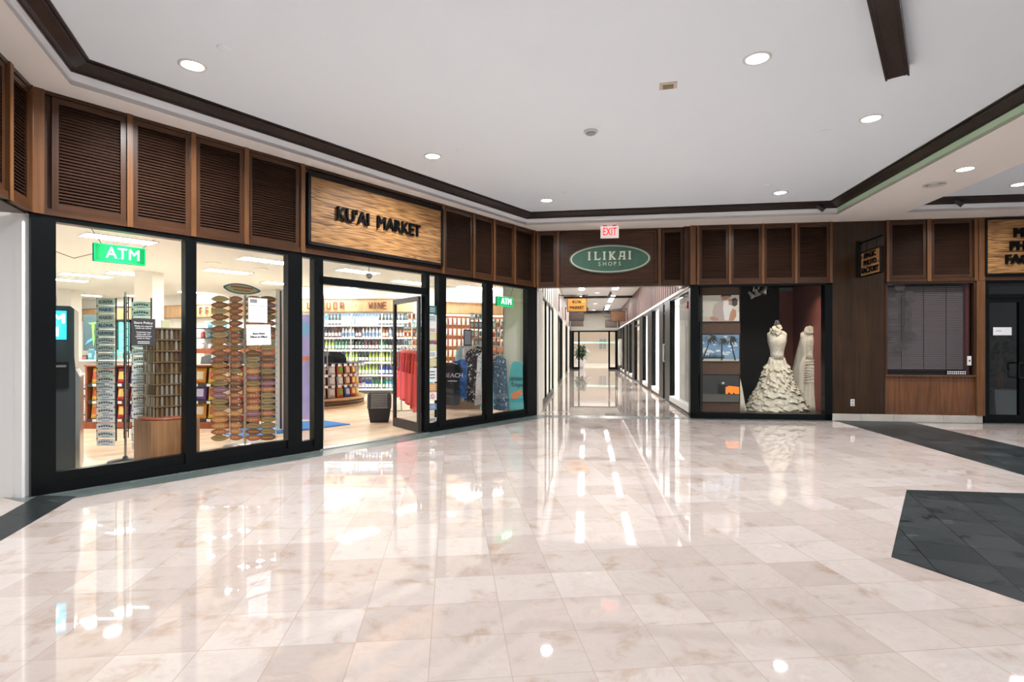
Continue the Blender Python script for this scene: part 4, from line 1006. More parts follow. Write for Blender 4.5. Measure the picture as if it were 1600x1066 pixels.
def notice2(a, w, h, M):
    a.box(w * 0.08, w * 0.45, -0.005, -0.003, h * 0.8, h * 0.95, 1, M); a.box(0, w, -0.005, -0.003, h * 0.68, h * 0.70, 0, M)
    for k in range(7): a.box(w * (0.12 + 0.06 * (k % 2)), w * 0.85, -0.005, -0.003, h * (0.58 - k * 0.07), h * (0.595 - k * 0.07), 0, M)
on_glass('faded_notice', 388.5, 418, 466, 504, 'faded white notice with a small dark block, above the store hours sheet', PAPER, notice2, [mat('faded_ink', (0.45, 0.45, 0.5), 0.7), mat('block_grey', (0.2, 0.21, 0.23), 0.7)])
# white pedestal and posters by the door's inner side
q = atY(434, 690, 8.1)
t = thing('security_pedestal', 'slim white security post inside the market beside the surfboard spinner', 'security gate', ((434 - CX) / F * 8.1, 8.1, 0.003))
part('panel', MB().box(-0.03, 0.03, 0, 0.35, 0, H + (YH - 452) / F * 8.1), WHITE, t)
part('foot', MB().box(-0.06, 0.06, -0.03, 0.38, 0, 0.03), WHITE, t)
part('edge', MB().box(0.03, 0.05, 0, 0.03, 0.03, H + (YH - 455) / F * 8.1), DARKM, t)
def poster(name, x0, x1, y0, y1, D, label, m, extra=None, mats=(), rot=0.0):
    p0, p1 = atY(x0, y1, D), atY(x1, y0, D)
    t = thing(name, label, 'poster', (p0.x, D, max(0.003, p0.z)), rot)
    w, h = p1.x - p0.x, p1.z - max(0.003, p0.z)
    part('sheet', MB().box(0, w, 0, 0.02, 0, h), m, t)
    if p0.z > 0.03: part('stand', MB().box(w * 0.45, w * 0.55, 0.005, 0.018, 0.003 - p0.z, 0).box(w * 0.2, w * 0.8, -0.06, 0.09, 0.003 - p0.z, 0.013 - p0.z), DARKM, t)
    if extra:
        a = MB(); extra(a, w, h); part('printing', a, list(mats), t)
    return t
LAV = mat('poster_lavender', (0.45, 0.42, 0.75), 0.6, noise=0.3, nscale=5)
poster('beer_poster', 437, 449, 505, 548, 10.6, 'pink and blue poster behind the white security post', mat('poster_pink', (0.45, 0.25, 0.55), 0.6, noise=0.5, nscale=3))
def hib(a, w, h):
    a.box(w * 0.1, w * 0.8, -0.004, 0, h * 0.55, h * 0.75); a.box(w * 0.1, w * 0.9, -0.004, 0, h * 0.2, h * 0.4)
poster('white_placard', 437, 449, 549, 583, 10.3, 'small white placard below the pink poster', PAPER, hib, [INK])
def sun(a, w, h): a.ell(w * 0.35, h * 0.5, w * 0.3, h * 0.3, -0.004, 0)
poster('teal_panel', 438, 450, 601, 645, 9.7, 'teal panel with yellow disc low beside the security post', mat('panel_teal', (0.08, 0.5, 0.5), 0.5), sun, [mat('disc_yellow', (0.8, 0.75, 0.1), 0.5)])
poster('lavender_banner', 466, 492, 492, 655, 9.4, 'tall lavender banner seen through the narrow pane beside the door', LAV, lambda a, w, h: (a.box(0, w, -0.004, 0, h * 0.56, h * 0.60), a.ell(w * 0.4, h * 0.86, w * 0.35, h * 0.07, -0.004, 0, 1)), [mat('banner_orange', (0.75, 0.25, 0.12), 0.5), mat('banner_sky', (0.25, 0.5, 0.8), 0.5)])
# blue A-frame board
q = LW.at(S(474), 0.14)
t = thing('sandwich_board', 'blue folding board leaning open just inside the narrow pane', 'sandwich board', (q.x, q.y, 0.003), R(10))
a = MB()
BLU = mat('board_blue', (0.01, 0.12, 0.62), 0.4)
part('leg', MB().add([(-0.05, 0, 0.30), (-0.015, 0, 0.30), (0.10, 0, 0), (0.06, 0, 0), (-0.05, 0.02, 0.30), (-0.015, 0.02, 0.30), (0.10, 0.02, 0), (0.06, 0.02, 0)], [(0, 1, 2, 3), (7, 6, 5, 4), (0, 4, 5, 1), (1, 5, 6, 2), (2, 6, 7, 3), (3, 7, 4, 0)]), BLU, t)
part('hinge', MB().box(-0.055, -0.01, -0.004, 0.024, 0.29, 0.32), BLKPL, t)
# stickers on the narrow pane by the door
STK = [(478, 491, (0.02, 0.1, 0.09), 'dark green card sticker'), (492, 503, (0.55, 0.62, 0.6), 'pale sticker with a green foot'), (503, 512, (0.75, 0.75, 0.73), 'white sticker with a black number'), (512, 520, (0.75, 0.6, 0.6), 'pink and white sticker'),
       (520, 532, (0.62, 0.55, 0.22), 'yellow sticker'), (532, 537, (0.35, 0.08, 0.25), 'thin magenta sticker'), (538, 549, (0.65, 0.6, 0.35), 'pale yellow sticker'), (549, 559, (0.72, 0.75, 0.75), 'pale grey sticker'), (560, 573, (0.6, 0.5, 0.2), 'ochre sticker'),
       (575, 597, (0.75, 0.76, 0.78), 'white printed notice'), (599, 612, (0.6, 0.3, 0.08), 'orange sticker'), (613, 626, (0.78, 0.76, 0.74), 'white no-smoking sticker with red ring'), (631, 641, (0.12, 0.2, 0.35), 'dark blue sticker'), (653, 659, (0.5, 0.5, 0.5), 'grey sticker')]
for k, (y0, y1, c, lb) in enumerate(STK):
    def dr(a, w, h, M, k=k):
        if 'no-smoking' in STK[k][3]:
            for i in range(20):
                t0_, t1_ = 2 * math.pi * i / 20, 2 * math.pi * (i + 1) / 20
                r0, r1_ = h * .22, h * .3
                a.prism([(w / 2 + r0 * math.cos(t0_), h / 2 + r0 * math.sin(t0_)), (w / 2 + r1_ * math.cos(t0_), h / 2 + r1_ * math.sin(t0_)), (w / 2 + r1_ * math.cos(t1_), h / 2 + r1_ * math.sin(t1_)), (w / 2 + r0 * math.cos(t1_), h / 2 + r0 * math.sin(t1_))], -0.004, -0.002, 'y')
            a.box(-h * .28, h * .28, -0.004, -0.002, -h * .03, h * .03, 0, Matrix.Translation((w / 2, 0, h / 2)) @ Matrix.Rotation(R(45), 4, 'Y'))
        else:
            for i in range(3): a.box(w * 0.15, w * 0.8, -0.004, -0.002, h * (0.25 + 0.22 * i), h * (0.33 + 0.22 * i), 1)
    on_glass('sticker', 670, 682.5, y0, y1, f'{lb} on the narrow pane by the red shirts', mat('stk_%d' % k, c, 0.6), dr, [mat('stk_red', (0.6, 0.05, 0.05), 0.6), mat('stk_ink%d' % (k % 2), (0.12, 0.12, 0.14) if sum(c) > 1 else (0.6, 0.65, 0.65), 0.6)], o=0.006, cat='sticker', grp='stickers on the narrow pane', dep=0.002)
on_glass('store_policy_notice', 724.5, 737.5, 515, 541, 'small black notice on the window in front of the hanging dresses', MATS['notice_black'], lambda a, w, h, M: [a.box(w * 0.15, w * 0.85, -0.005, -0.003, h * (0.85 - 0.09 * k), h * (0.88 - 0.09 * k)) for k in range(9)], [mat('notice_print', (0.4, 0.42, 0.48), 0.6)], o=0.006)

# ---------------------------------------------------------------- clothes
def garment(w, d, h, flare=1.2, folds=5, depth=0.25, sleeves=0.0, seed=0, thin=1.0):
    """local z=0 is the hem, shoulders at h"""
    rnd = random.Random(seed); ph = rnd.uniform(0, 6); a = MB(); n = 40; prof = []
    for j in range(15):
        v = j / 14; z = h * (1 - v)
        if v < 0.08: k = 0.25 + 0.75 * (v / 0.08) ** 0.6
        else: k = 1.0 + (flare - 1) * ((v - 0.08) / 0.92)
        prof.append((k, z, v))
    vs = []
    for k, z, v in prof:
        for i in range(n):
            t_ = 2 * math.pi * i / n
            rip = 1 + depth * v * math.sin(folds * t_ + ph + 1.3 * math.sin(t_ * 2 + ph))
            vs.append((w / 2 * k * math.cos(t_) * (1 + (rip - 1) * 0.3), d / 2 * k * math.sin(t_) * (0.6 + 0.8 * v) * rip * thin, z + (0.012 * math.sin(3 * t_ + ph) if v > 0.95 else 0)))
    fs = [(j * n + i, (j + 1) * n + i, (j + 1) * n + (i + 1) % n, j * n + (i + 1) % n) for j in range(14) for i in range(n)]
    a.add(vs, fs, 0, smooth=True); a.add([vs[i] for i in range(n)], [list(range(n))])
    if sleeves:
        for s_ in (-1, 1):
            a.tube((s_ * w * 0.36, 0, h * 0.95), (s_ * w * 0.56, 0.0, h * 0.95 - sleeves), 0.055, 0.05, 12)
    return a
def hang(name, loc, rot, label, cat, grp, mb, m, h, extra=None, em=None, rack_up=0.06):
    t = thing(name, label, cat, loc, rot, grp)
    part('cloth', mb, m, t)
    a = MB(); a.path([(-0.16, 0, h - 0.03), (0, 0, h + 0.02), (0.16, 0, h - 0.03)], 0.005, 6); a.path([(0, 0, h + 0.02), (0, 0, h + rack_up)], 0.003, 6)
    part('hanger', a, WIRE, t)
    if extra: part('print', extra, em, t)
    return t
REDC = mat('red_cloth', (0.62, 0.045, 0.03), 0.9)
# red shirts on a rail running away from the door
rp0, rp1 = atY(628, 545, 10.6), atY(655, 545, 9.0)
d_ = (rp1 - rp0); rl = 1.26
rz = 1.235
t = thing('clothes_rail', 'chrome clothes rail carrying the red shirts inside the door', 'clothes rail', (rp0.x, rp0.y, 0.003), math.atan2(d_.y, d_.x))
dl = Vector((d_.x, d_.y)).length
part('bar', MB().tube((-0.1, 0, rz), (dl + 0.15, 0, rz), 0.012), CHROME, t)
for x in (-0.08, dl + 0.13):
    part('upright', MB().tube((x, 0, 0.02), (x, 0, rz), 0.012), CHROME, t)
    part('foot', MB().box(x - 0.02, x + 0.02, -0.22, 0.22, 0, 0.02), CHROME, t)
REDS = [REDC, mat('red_cloth_deep', (0.40, 0.022, 0.02), 0.9)]
for k in range(7):
    f_ = k / 6
    p_ = rp0.lerp(rp1, f_); hh = 0.90 + [0.0, 0.03, -0.02, 0.05, 0.02, 0.07, 0.10][k]
    hang('shirt', (p_.x, p_.y, rz - hh - 0.06), math.atan2(d_.y, d_.x) + R(90) - R(74), f'bright red long shirt on the rail inside the door, {ORD[k]} from the far end', 'shirt', 'red shirts on the rail', garment(0.36, 0.09, hh, 1.0, 4, 0.22, 0.34, k), REDS[k % 2], hh)
# black and blue tees, dresses
NAVY = speckle('navy_print', (0.018, 0.07, 0.13), (0.62, 0.68, 0.7), 26, 0.63, 0.65)
BLF = speckle('black_floral', (0.012, 0.013, 0.02), (0.7, 0.72, 0.75), 22, 0.60, 0.62)
WHF = speckle('white_floral', (0.72, 0.71, 0.72), (0.05, 0.06, 0.10), 26, 0.62, 0.64)
TEALF = speckle('teal_print', (0.18, 0.52, 0.50), (0.7, 0.8, 0.8), 6, 0.56, 0.62)
LBL = mat('pale_blue_cloth', (0.42, 0.68, 0.76), 0.85); BLUC = speckle('blue_check', (0.02, 0.09, 0.30), (0.05, 0.18, 0.5), 6); BLKC = mat('black_cloth', (0.012, 0.012, 0.016), 0.9)
def place(x, ytop, ybot, D): 
    z0 = max(0.02, H + (YH - ybot) / F * D); z1 = H + (YH - ytop) / F * D
    return ((x - CX) / F * D, D, z0), z1 - z0
def cloth(name, x, ytop, ybot, D, w, m, label, rot=0.0, d=0.16, flare=1.15, sleeves=0.0, folds=6, extra=None, em=None, seed=0, depth=0.22):
    loc, hh = place(x, ytop, ybot, D)
    hang(name, loc, rot, label, name.replace('_', ' '), 'clothes in the last two market windows', garment(w, d, hh, flare, folds, depth, sleeves, seed), m, hh, extra, em)
    return loc, hh
tx_ = MB(); tx_.text('BEACH', 0.105, 0.10, 0.50, -0.125, 0.004, bold=0.002); tx_.box(0.0, 0.16, -0.125, -0.121, 0.40, 0.415)
cloth('tee_shirt', 702, 567, 632, 9.55, 0.36, BLKC, 'black tee with white writing ending in BEACH, at the window edge', R(-6), 0.2, 1.02, 0.14, 3, tx_, PAPER, 1, 0.05)
cloth('tee_shirt', 722, 562, 622, 10.0, 0.30, BLUC, 'blue checked shirt behind the black tee', R(-5), 0.2, 1.02, 0.12, 3, seed=2, depth=0.08)
cloth('dress', 723, 543, 626, 10.35, 0.26, LBL, 'pale blue long dress just behind the blue shirt', 0.1, 0.16, 1.25, seed=3)
cloth('dress', 731, 540, 627, 10.25, 0.20, WHF, 'white dress with dark dots beside the black flowered dress', 0.0, 0.14, 1.2, seed=4)
cloth('dress', 739, 545, 627, 10.0, 0.26, BLF, 'black dress with white flowers hanging under the small black notice', 0.1, 0.16, 1.2, seed=5)
cloth('dress', 747, 541, 622, 10.4, 0.22, BLF, 'black flowered dress half hidden behind the first black one', 0.0, 0.14, 1.1, seed=6)
cloth('dress', 755, 552, 632, 9.75, 0.22, WHF, 'white flowered dress beside the window post', 0.5, 0.14, 1.3, seed=7)
cloth('dress', 761, 550, 640, 9.70, 0.20, TEALF, 'teal flowered dress behind the window post', 0.5, 0.14, 1.2, seed=8)
cloth('dress', 780.5, 556, 639, 9.85, 0.24, NAVY, 'navy sleeveless dress with white palm print next to the bodyboard', 0.0, 0.18, 1.35, seed=9, folds=5)
q = ((757 - CX) / F * 9.95, 9.95)
t = thing('dress_rack', 'chrome four-way rack that carries the dresses', 'clothes rack', (q[0], q[1], 0.003))
part('pole', MB().tube((0, 0, 0), (0, 0, 1.45), 0.014), CHROME, t)
part('foot', MB().box(-0.28, 0.28, -0.012, 0.012, 0, 0.02).box(-0.012, 0.012, -0.28, 0.28, 0, 0.02), CHROME, t)
for ang_, l_ in ((0, 0.32), (170, 0.5), (105, 0.5), (215, 0.42)):
    part('arm', MB().tube((0, 0, 1.26), (l_ * math.cos(R(ang_)), l_ * math.sin(R(ang_)), 1.23), 0.009), CHROME, t)
p0 = atY(693, 633, 11.0)
t = thing('display_table', 'low brown wooden table under the hanging dresses', 'table', ((693 - CX) / F * 11.0, 11.0, 0.003))
part('top', MB().box(0, 0.85, 0, 0.5, 0.2, 0.23), wood('grey_brown', (0.16, 0.11, 0.08), (0.28, 0.2, 0.15), 'x'), t)
part('body', MB().box(0.02, 0.83, 0.02, 0.48, 0, 0.2), MATS['grey_brown'], t)
# bodyboard leaning on the partition
w_ = 0.30; bp_, hh = place(807.5, 565, 641, 9.9)
t = thing('bodyboard', 'teal bodyboard with orange flower leaning on the cream partition', 'bodyboard', bp_, R(-5))
bd = [(-0.42, 0), (0.42, 0), (0.47, 0.35), (0.47, 0.62), (0.36, 0.9), (0.26, 0.98), (0.15, 1.0), (-0.15, 1.0), (-0.26, 0.98), (-0.36, 0.9), (-0.47, 0.62), (-0.47, 0.35)]
TEAL = mat('board_teal', (0.05, 0.40, 0.40), 0.4)
Ml = Matrix.Rotation(R(-4), 4, 'X')
part('deck', MB().prism([(x * w_, z * hh) for x, z in bd], -0.02, 0.02, 'y', M=Ml), TEAL, t)
part('rail', MB().prism([(x * w_ * 1.05, z * hh * 1.008) for x, z in bd], -0.012, 0.025, 'y', M=Ml), mat('board_teal_light', (0.25, 0.62, 0.58), 0.4), t)
a = MB(); a.text('HAWAIIAN', 0.095, 0, hh * 0.635, -0.024, 0.006, M=Ml, bold=0.003, sx=0.52); a.text('Tropic', 0.12, 0.01, hh * 0.52, -0.024, 0.006, M=Ml, bold=0.002, sx=0.7)
a.ell(0, hh * 0.81, 0.006, 0.006, -0.024, -0.02, M=Ml)
part('lettering', a, mat('print_navy', (0.02, 0.08, 0.12), 0.5), t)
a = MB()
for cx, cz, rr in ((-0.03, 0.30, 0.085), (0.06, 0.36, 0.06)):
    for k in range(5):
        th = R(72 * k + 20); a.ell(cx + rr * 0.5 * math.cos(th), hh * cz + rr * 0.5 * math.sin(th), rr * 0.42, rr * 0.36, -0.023, -0.02, 0, 14, M=Ml)
part('flower_print', a, mat('print_orange', (0.85, 0.2, 0.05), 0.5), t)
# souvenir wall goods and floor-standing racks
SHN4 = ['top', 'second', 'third', 'fourth', 'fifth']
pk = [bag('souvenir_packet/p%d' % k, c, (0.8, 0.78, 0.75), 0.085, 0.19) for k, c in enumerate([(0.75, 0.7, 0.68), (0.7, 0.55, 0.55), (0.6, 0.62, 0.75), (0.75, 0.65, 0.4)])]
for j in range(5):
    for i in range(16):
        s_ = 0.12 + i * 0.125; y = 497 + j * 16.5
        if j > 2 and i > 8: continue
        z = H + (YH - y) / F * 15.4 - 0.20
        shared('souvenir_packet', pk[(i * 7 + j * 3) % 4 if j < 3 else 3], SW.at(s_, -0.07, z), SW.th, f'pale packet, {SHN4[j]} row of the souvenir wall, {ORD[i]} from the wine shelves', 'packet', 'packets on the souvenir wall')
def grid_rack(x, y0, y1, D, label, n, cname):
    (lx0, ly0, lz0), hh = place(x, y0, y1, D)
    t = thing('hat_rack', label, 'display rack', (lx0, D, 0.003))
    a = MB(); a.tube((0, 0, 0), (0, 0, H + (YH - y0) / F * D), 0.012, n=8)
    part('pole', a, BLKPL, t)
    a = MB()
    for k in range(n):
        z = lz0 + hh * (k + 0.5) / n; a.path([(-0.19, -0.1, z), (0.19, -0.1, z), (0.19, 0.1, z), (-0.19, 0.1, z), (-0.19, -0.1, z)], 0.008, 5)
    part('basket_ring', a, BLKPL, t)
    for k in range(n):
        for i in range(4):
            z = lz0 + hh * (k + 0.5) / n
            m1 = random.choice([0, 5, 3, 2, 7])
            b_ = MB(); b_.box(-0.036, 0.036, -0.01, 0.01, 0, 0.15); b_.box(-0.026, 0.026, -0.013, -0.01, 0.03, 0.12, 1)
            solo('boxed_souvenir', b_, [GOODS[m1], GOODS[(m1 + 1) % 8]], f'boxed souvenir, {ORD[k]} ring from below, {cname}, {ORD[i]} along', 'box', (lx0 - 0.14 + i * 0.093, D - 0.125, z - 0.02), 0, 'boxed souvenirs on the wire racks')
grid_rack(748, 492, 560, 12.5, 'black wire rack of boxed souvenirs behind the black dress', 5, 'rack by the black dress')
grid_rack(776, 505, 565, 11.9, 'black wire rack of boxed souvenirs behind the navy dress', 4, 'rack by the navy dress')
grid_rack(645, 492, 560, 12.8, 'wire rack of pale boxes behind the red shirts', 5, 'rack behind the red shirts')

# ---------------------------------------------------------------- EXIT sign and oval sign
q = atz(952.5, 352.5, ZT); ez = 0.205
t = thing('exit_sign', 'white hanging sign with red letters EXIT above the corridor mouth', 'exit sign', (q[0], q[1], ZT - ez - 0.012), R(-7.5))
part('case', MB().box(-0.155, 0.155, -0.02, 0.02, 0, ez), mat('exit_white', (0.78, 0.72, 0.70), 0.4, emit=0.35, ecol=(1, 0.93, 0.9)), t)
part('canopy', MB().box(-0.11, -0.05, -0.03, 0.03, ez, ez + 0.012).box(0.05, 0.11, -0.03, 0.03, ez, ez + 0.012), DARKM, t)
a = MB(); a.text('EXIT', 0.185, 0, ez * 0.5, -0.022, 0.004, bold=0.004, sx=0.58, space=1.1)
part('lettering', a, mat('exit_red', (0.85, 0.03, 0.04), 0.4, emit=0.9, ecol=(1, 0.05, 0.06)), t)
oc = P1.S(952.5); oz = P1.Z(952.5, 405.5); ow = (P1.S(1016) - P1.S(889)) / 2; oh = 0.255
t = thing('oval_sign', 'green oval sign with cream border and letters over the corridor mouth', 'sign', P1.at(oc, -0.045, oz), P1.th)
part('rim', MB().ell(0, 0, ow, oh, -0.02, 0.02, n=64), mat('oval_grey', (0.14, 0.17, 0.13), 0.6), t)
OG = mat('oval_green', (0.060, 0.155, 0.105), 0.6, noise=0.3, nscale=14)
CRL = mat('letter_cream', (0.78, 0.78, 0.68), 0.5)
part('border', MB().ell(0, 0, ow * .965, oh * .92, -0.03, -0.01, n=64), CRL, t)
part('field', MB().ell(0, 0, ow * .935, oh * .865, -0.036, -0.01, n=64), OG, t)
a = MB()
def flare_i(a, x, z, h, w, y0=-0.045, y1=-0.034):
    k = w * 0.5; n = w * 0.27
    a.prism([(x - k, z), (x + k, z), (x + n, z + h * .16), (x + n, z + h * .84), (x + k, z + h), (x - k, z + h), (x - n, z + h * .84), (x - n, z + h * .16)], y0, y1, 'y')
lh, lz, lw = 0.148, -0.02, 0.056
u = ow / 63.5; LX = [v * u for v in (-32, -19.9, -8.5, 3.7, 18.8, 30.7)]
flare_i(a, LX[0], lz, lh, lw); flare_i(a, LX[2], lz, lh, lw); flare_i(a, LX[5], lz, lh, lw)
lx0 = LX[1] - 0.026; flare_i(a, lx0, lz, lh, lw)
a.prism([(lx0, lz), (lx0 + 0.085, lz), (lx0 + 0.09, lz + 0.045), (lx0 + 0.065, lz + 0.022), (lx0, lz + 0.02)], -0.045, -0.034, 'y')
kx = LX[3] - 0.035; flare_i(a, kx, lz, lh, lw)
a.prism([(kx + 0.005, lz + .07), (kx + 0.055, lz + lh), (kx + 0.095, lz + lh), (kx + 0.035, lz + .078), (kx + 0.108, lz), (kx + 0.062, lz)], -0.045, -0.034, 'y')
ax_ = LX[4]
a.prism([(ax_ - .068, lz), (ax_ - .024, lz), (ax_ - .026, lz + .01), (ax_ - .034, lz + .02), (ax_ - .004, lz + lh * .84), (ax_ - .004, lz + lh), (ax_ - .045, lz + lh), (ax_ - .03, lz + lh * .86), (ax_ - .056, lz + .02), (ax_ - .068, lz + .01)], -0.045, -0.034, 'y')
a.prism([(ax_ + .012, lz + .01), (ax_ + .008, lz), (ax_ + .066, lz), (ax_ + .064, lz + .01), (ax_ + .055, lz + .02), (ax_ + .055, lz + lh * .88), (ax_ + .064, lz + lh), (ax_ - .006, lz + lh), (ax_ - .006, lz + lh * .86), (ax_ + .025, lz + lh * .82), (ax_ + .025, lz + .02)], -0.045, -0.034, 'y')
a.box(ax_ - .034, ax_ + .03, -0.045, -0.034, lz + .048, lz + .068)
for ch, v in zip('SHOPS', (-16, -8.1, .5, 7.9, 15.2)): a.text(ch, 0.098, v * u, -0.093, -0.039, 0.006, bold=0.0003)
part('lettering', a, CRL, t)

# ---------------------------------------------------------------- corridor
CLs = lambda x: CL.S(x)
ce = CL.at(CLEN, 0); 
CEILC = mat('corridor_ceiling', (0.80, 0.79, 0.76), 0.8)
c_l0, c_l1, c_r0, c_r1 = CL.at(0.02, 0.3), CL.at(CLEN, 0.3), CR.at(CLEN, -0.15), CR.at(-0.2, -0.15)
flat('ceiling_corridor', [P1.at(0.0, 0.12), c_l1, c_r0, P1.at(2.66, 0.12)], 3.36, 3.42, CEILC)
# header beams across the corridor ceiling
for k, y in enumerate((465, 487.5)):
    Yb = F * (3.3 - H) / (YH - y - 0.5); s_ = (Yb - A[1]) / cd.y
    struct(f'trim_{10+k}', MB().box(-0.3, 3.05, 0, 0.12, 3.22 if k else 3.27, 3.36), [TRIM], CL.at(s_), CL.th - R(90))
STRIP = mat('corridor_strip_glow', (1, 1, 1), 0.5, emit=CORR_E, ecol=(1, 0.99, 0.97))
strip_pos = [(0.75, 2.5, 5.5), (1.95, 2.5, 5.5), (0.75, 7.5, 10.5), (1.95, 7.5, 10.5), (2.0, 13, 16), (0.75, 13, 16), (2.0, 18, 21), (0.75, 18, 21)]
CLr = Fr(CL.p, 82.5)
for k, (o, s0, s1) in enumerate(strip_pos):
    t = thing('strip_light', f'glowing ceiling strip in the shopping corridor, {"market" if o < 1 else "far shop"} side, {ORD[k // 2]} pair from the mouth', 'ceiling light', CL.at(s0, -o, 3.355), CL.th, 'corridor strip lights')
    part('diffuser', MB().box(0, s1 - s0, -0.09, 0.09, -0.012, 0), STRIP, t)
    part('rim', MB().box(-0.02, s1 - s0 + 0.02, -0.11, -0.09, -0.014, 0).box(-0.02, s1 - s0 + 0.02, 0.09, 0.11, -0.014, 0), WHITE, t)
for k, s_ in enumerate((1.2, 6.5, 11.8, 17, 21.5)):
    for o in (1.35,):
        q = CL.at(s_, -o, 3.355)
        t = thing('downlight', f'round downlight in the middle of the corridor ceiling, {ORD[k]} from the mouth', 'ceiling light', q, 0, 'corridor downlights')
        part('trim_ring', MB().lathe([(0.08, 0), (0.1, 0), (0.1, -0.008), (0.08, -0.008)], 20), WHITE, t); part('lens', MB().lathe([(0.078, 0), (0.078, -0.004)], 20), EMIT, t)
for k, (x, y) in enumerate([(953, 458), (917, 482), (944, 481), (911, 462)]):
    q = atz(x, y, 3.28); 
    t = thing('track_spotlight', f'small black spotlight on the corridor ceiling, {["beside the bracketed market sign, farther side", "low by the market signs", "under the far beam", "over the bracketed market sign"][k]}', 'spotlight', (q[0], q[1], 3.36), 0, 'corridor spotlights')
    part('stem', MB().tube((0, 0, 0), (0, 0, -0.08), 0.01, n=6), BLKPL, t); part('lamp_head', MB().tube((0.04, 0, -0.05), (-0.06, 0, -0.26), 0.045, 0.05, 10), BLKPL, t)
# market side of the corridor: pilasters and dark shop windows
pil = [(836.5, 845), (863.5, 869.5), (878, 882), (886, 888.5)]
Yx = lambda x: CL.S(x)
SD = Fr(CL.p, 82.5)
k = 0
for i, (x0, x1) in enumerate(pil):
    s0, s1 = CL.S(x0), CL.S(x1)
    struct(f'wall_pilaster_{i+1}' if i else 'wall_pilaster', MB().box(max(0.03, s0), s1, -0.04, 0.3, 0, ZB + 0.02), mat('pilaster_cream', (0.74, 0.69, 0.60), 0.6), CL.at(0), CL.th)
edges = [CL.S(845)] + [v for x in pil[1:] for v in (CL.S(x[0]), CL.S(x[1]))] + [CLEN]
wi = 10
for i in range(0, len(edges) - 1, 2):
    s0, s1 = edges[i], edges[i + 1]
    t = sempty(f'window_{wi}', CL.at(s0, 0.0, 0), CL.th); wi += 1; w = s1 - s0; a = MB(); n = max(1, round(w / 1.3))
    for j in range(n + 1):
        x = (w - 0.08) * j / n; a.box(x, x + 0.08, -0.02, 0.08, 0, ZB)
    a.box(0, w, -0.02, 0.08, 0, 0.12); a.box(0, w, -0.02, 0.08, ZB - 0.06, ZB)
    part('window_frame', a, BLACKM, t); part('glass', MB().box(0, w, 0.03, 0.036, 0.12, ZB - 0.06), DGLASS, t)
    part('window_blind', MB().box(0, w, 0.22, 0.24, 0.1, ZB), mat('blind_grey', (0.30, 0.33, 0.32), 0.8), t)
# battened boards above, both sides; paler stripes have the gloss reflections painted in
BATL = mat('batten_pale_sheen', (0.62, 0.52, 0.47), 0.5); BATD = mat('batten_dark', (0.03, 0.018, 0.02), 0.6, spec=0.15)
def battens(name, fr, s0, s1, z0, z1, pitch, o0, o1, m1, m2):
    a = MB(); a.box(s0, s1, 0.0, o1, z0, z1, 1); n = int((s1 - s0) / pitch)
    for k in range(n):
        x = s0 + k * pitch; a.box(x, x + pitch * 0.6, -0.004, 0.0, z0, z1, 0)
    a.box(s0, s1, o0 - 0.01, o0 + 0.02, z0 - 0.03, z0 + 0.02, 2)
    return struct(name, a, [m1, m2, WHITE], fr.at(0), fr.th)
battens('wall_battens_1', CL, 0.15, CLEN, ZB, 3.36, 0.75, 0.0, 0.2, BATL, BATD)
CRm = Fr(CR.p, 82.5)
def battens_r(name):
    a = MB(); s0, s1 = 0.0, CLEN; a.box(s0, s1, -0.15, -0.02, ZB + 0.04, 3.36, 1)
    n = int((s1 - s0) / 0.36)
    for k in range(n):
        x = s0 + k * 0.36; a.box(x, x + 0.17, -0.02, -0.016, ZB + 0.04, 3.36, 0)
    a.box(s0, s1, -0.03, 0.03, ZB, ZB + 0.06, 2)
    return struct(name, a, [mat('batten_pink_sheen', (0.24, 0.15, 0.13), 0.6, spec=0.2), BATD, WHITE], CR.at(0), CR.th)  # pinkish stripes: reflected light put into the batten colour
battens_r('wall_battens_2')
# far side shopfronts: posts at measured places
posts = [(1072, 1078), (1040, 1048), (1031, 1037.5), (1013, 1019.5), (1000, 1005), (988.5, 992), (982, 984), (976, 980), (972, 973.5), (965, 970)]
ps = [(CR.S(b), CR.S(a_)) for a_, b in posts]
ps[0] = (0.0, 0.14)
rw = 20
for i in range(len(ps) - 1):
    s0, s1 = ps[i][0], ps[i + 1][0]
    t = sempty(f'window_{rw}', CR.at(s0, 0, 0), CR.th); rw += 1
    w = s1 - s0; pw = ps[i][1] - ps[i][0]
    door = i in (1, 4)
    a = MB(); a.box(0, pw, -0.09, 0.02, 0, ZB); a.box(pw, w, -0.08, 0.01, ZB - 0.05, ZB)
    a.box(pw, w, -0.08, 0.01, 0.0, 0.05 if not door else 0.02)
    if door: a.box(pw, w, -0.07, 0.0, 2.02, 2.07)
    part('window_frame', a, BLACKM, t)
    if not door: part('window_sill', MB().box(pw, w, -0.10, 0.03, 0.05, 0.16), WHITE, t)
    part('glass', MB().box(pw, w, -0.04, -0.034, 0.16 if not door else 0.02, ZB - 0.05), GLASS, t)
    if door:
        a = MB(); a.path([(pw + 0.1, -0.03, 0.9), (pw + 0.1, 0.04, 0.9), (pw + 0.1, 0.04, 1.3), (pw + 0.1, -0.03, 1.3)], 0.012)
        part('door_handle', a, CHROME, t)
t = sempty('window_30', CR.at(ps[-1][0], 0, 0), CR.th); part('window_frame', MB().box(0, ps[-1][1] - ps[-1][0], -0.09, 0.02, 0, ZB), BLACKM, t)
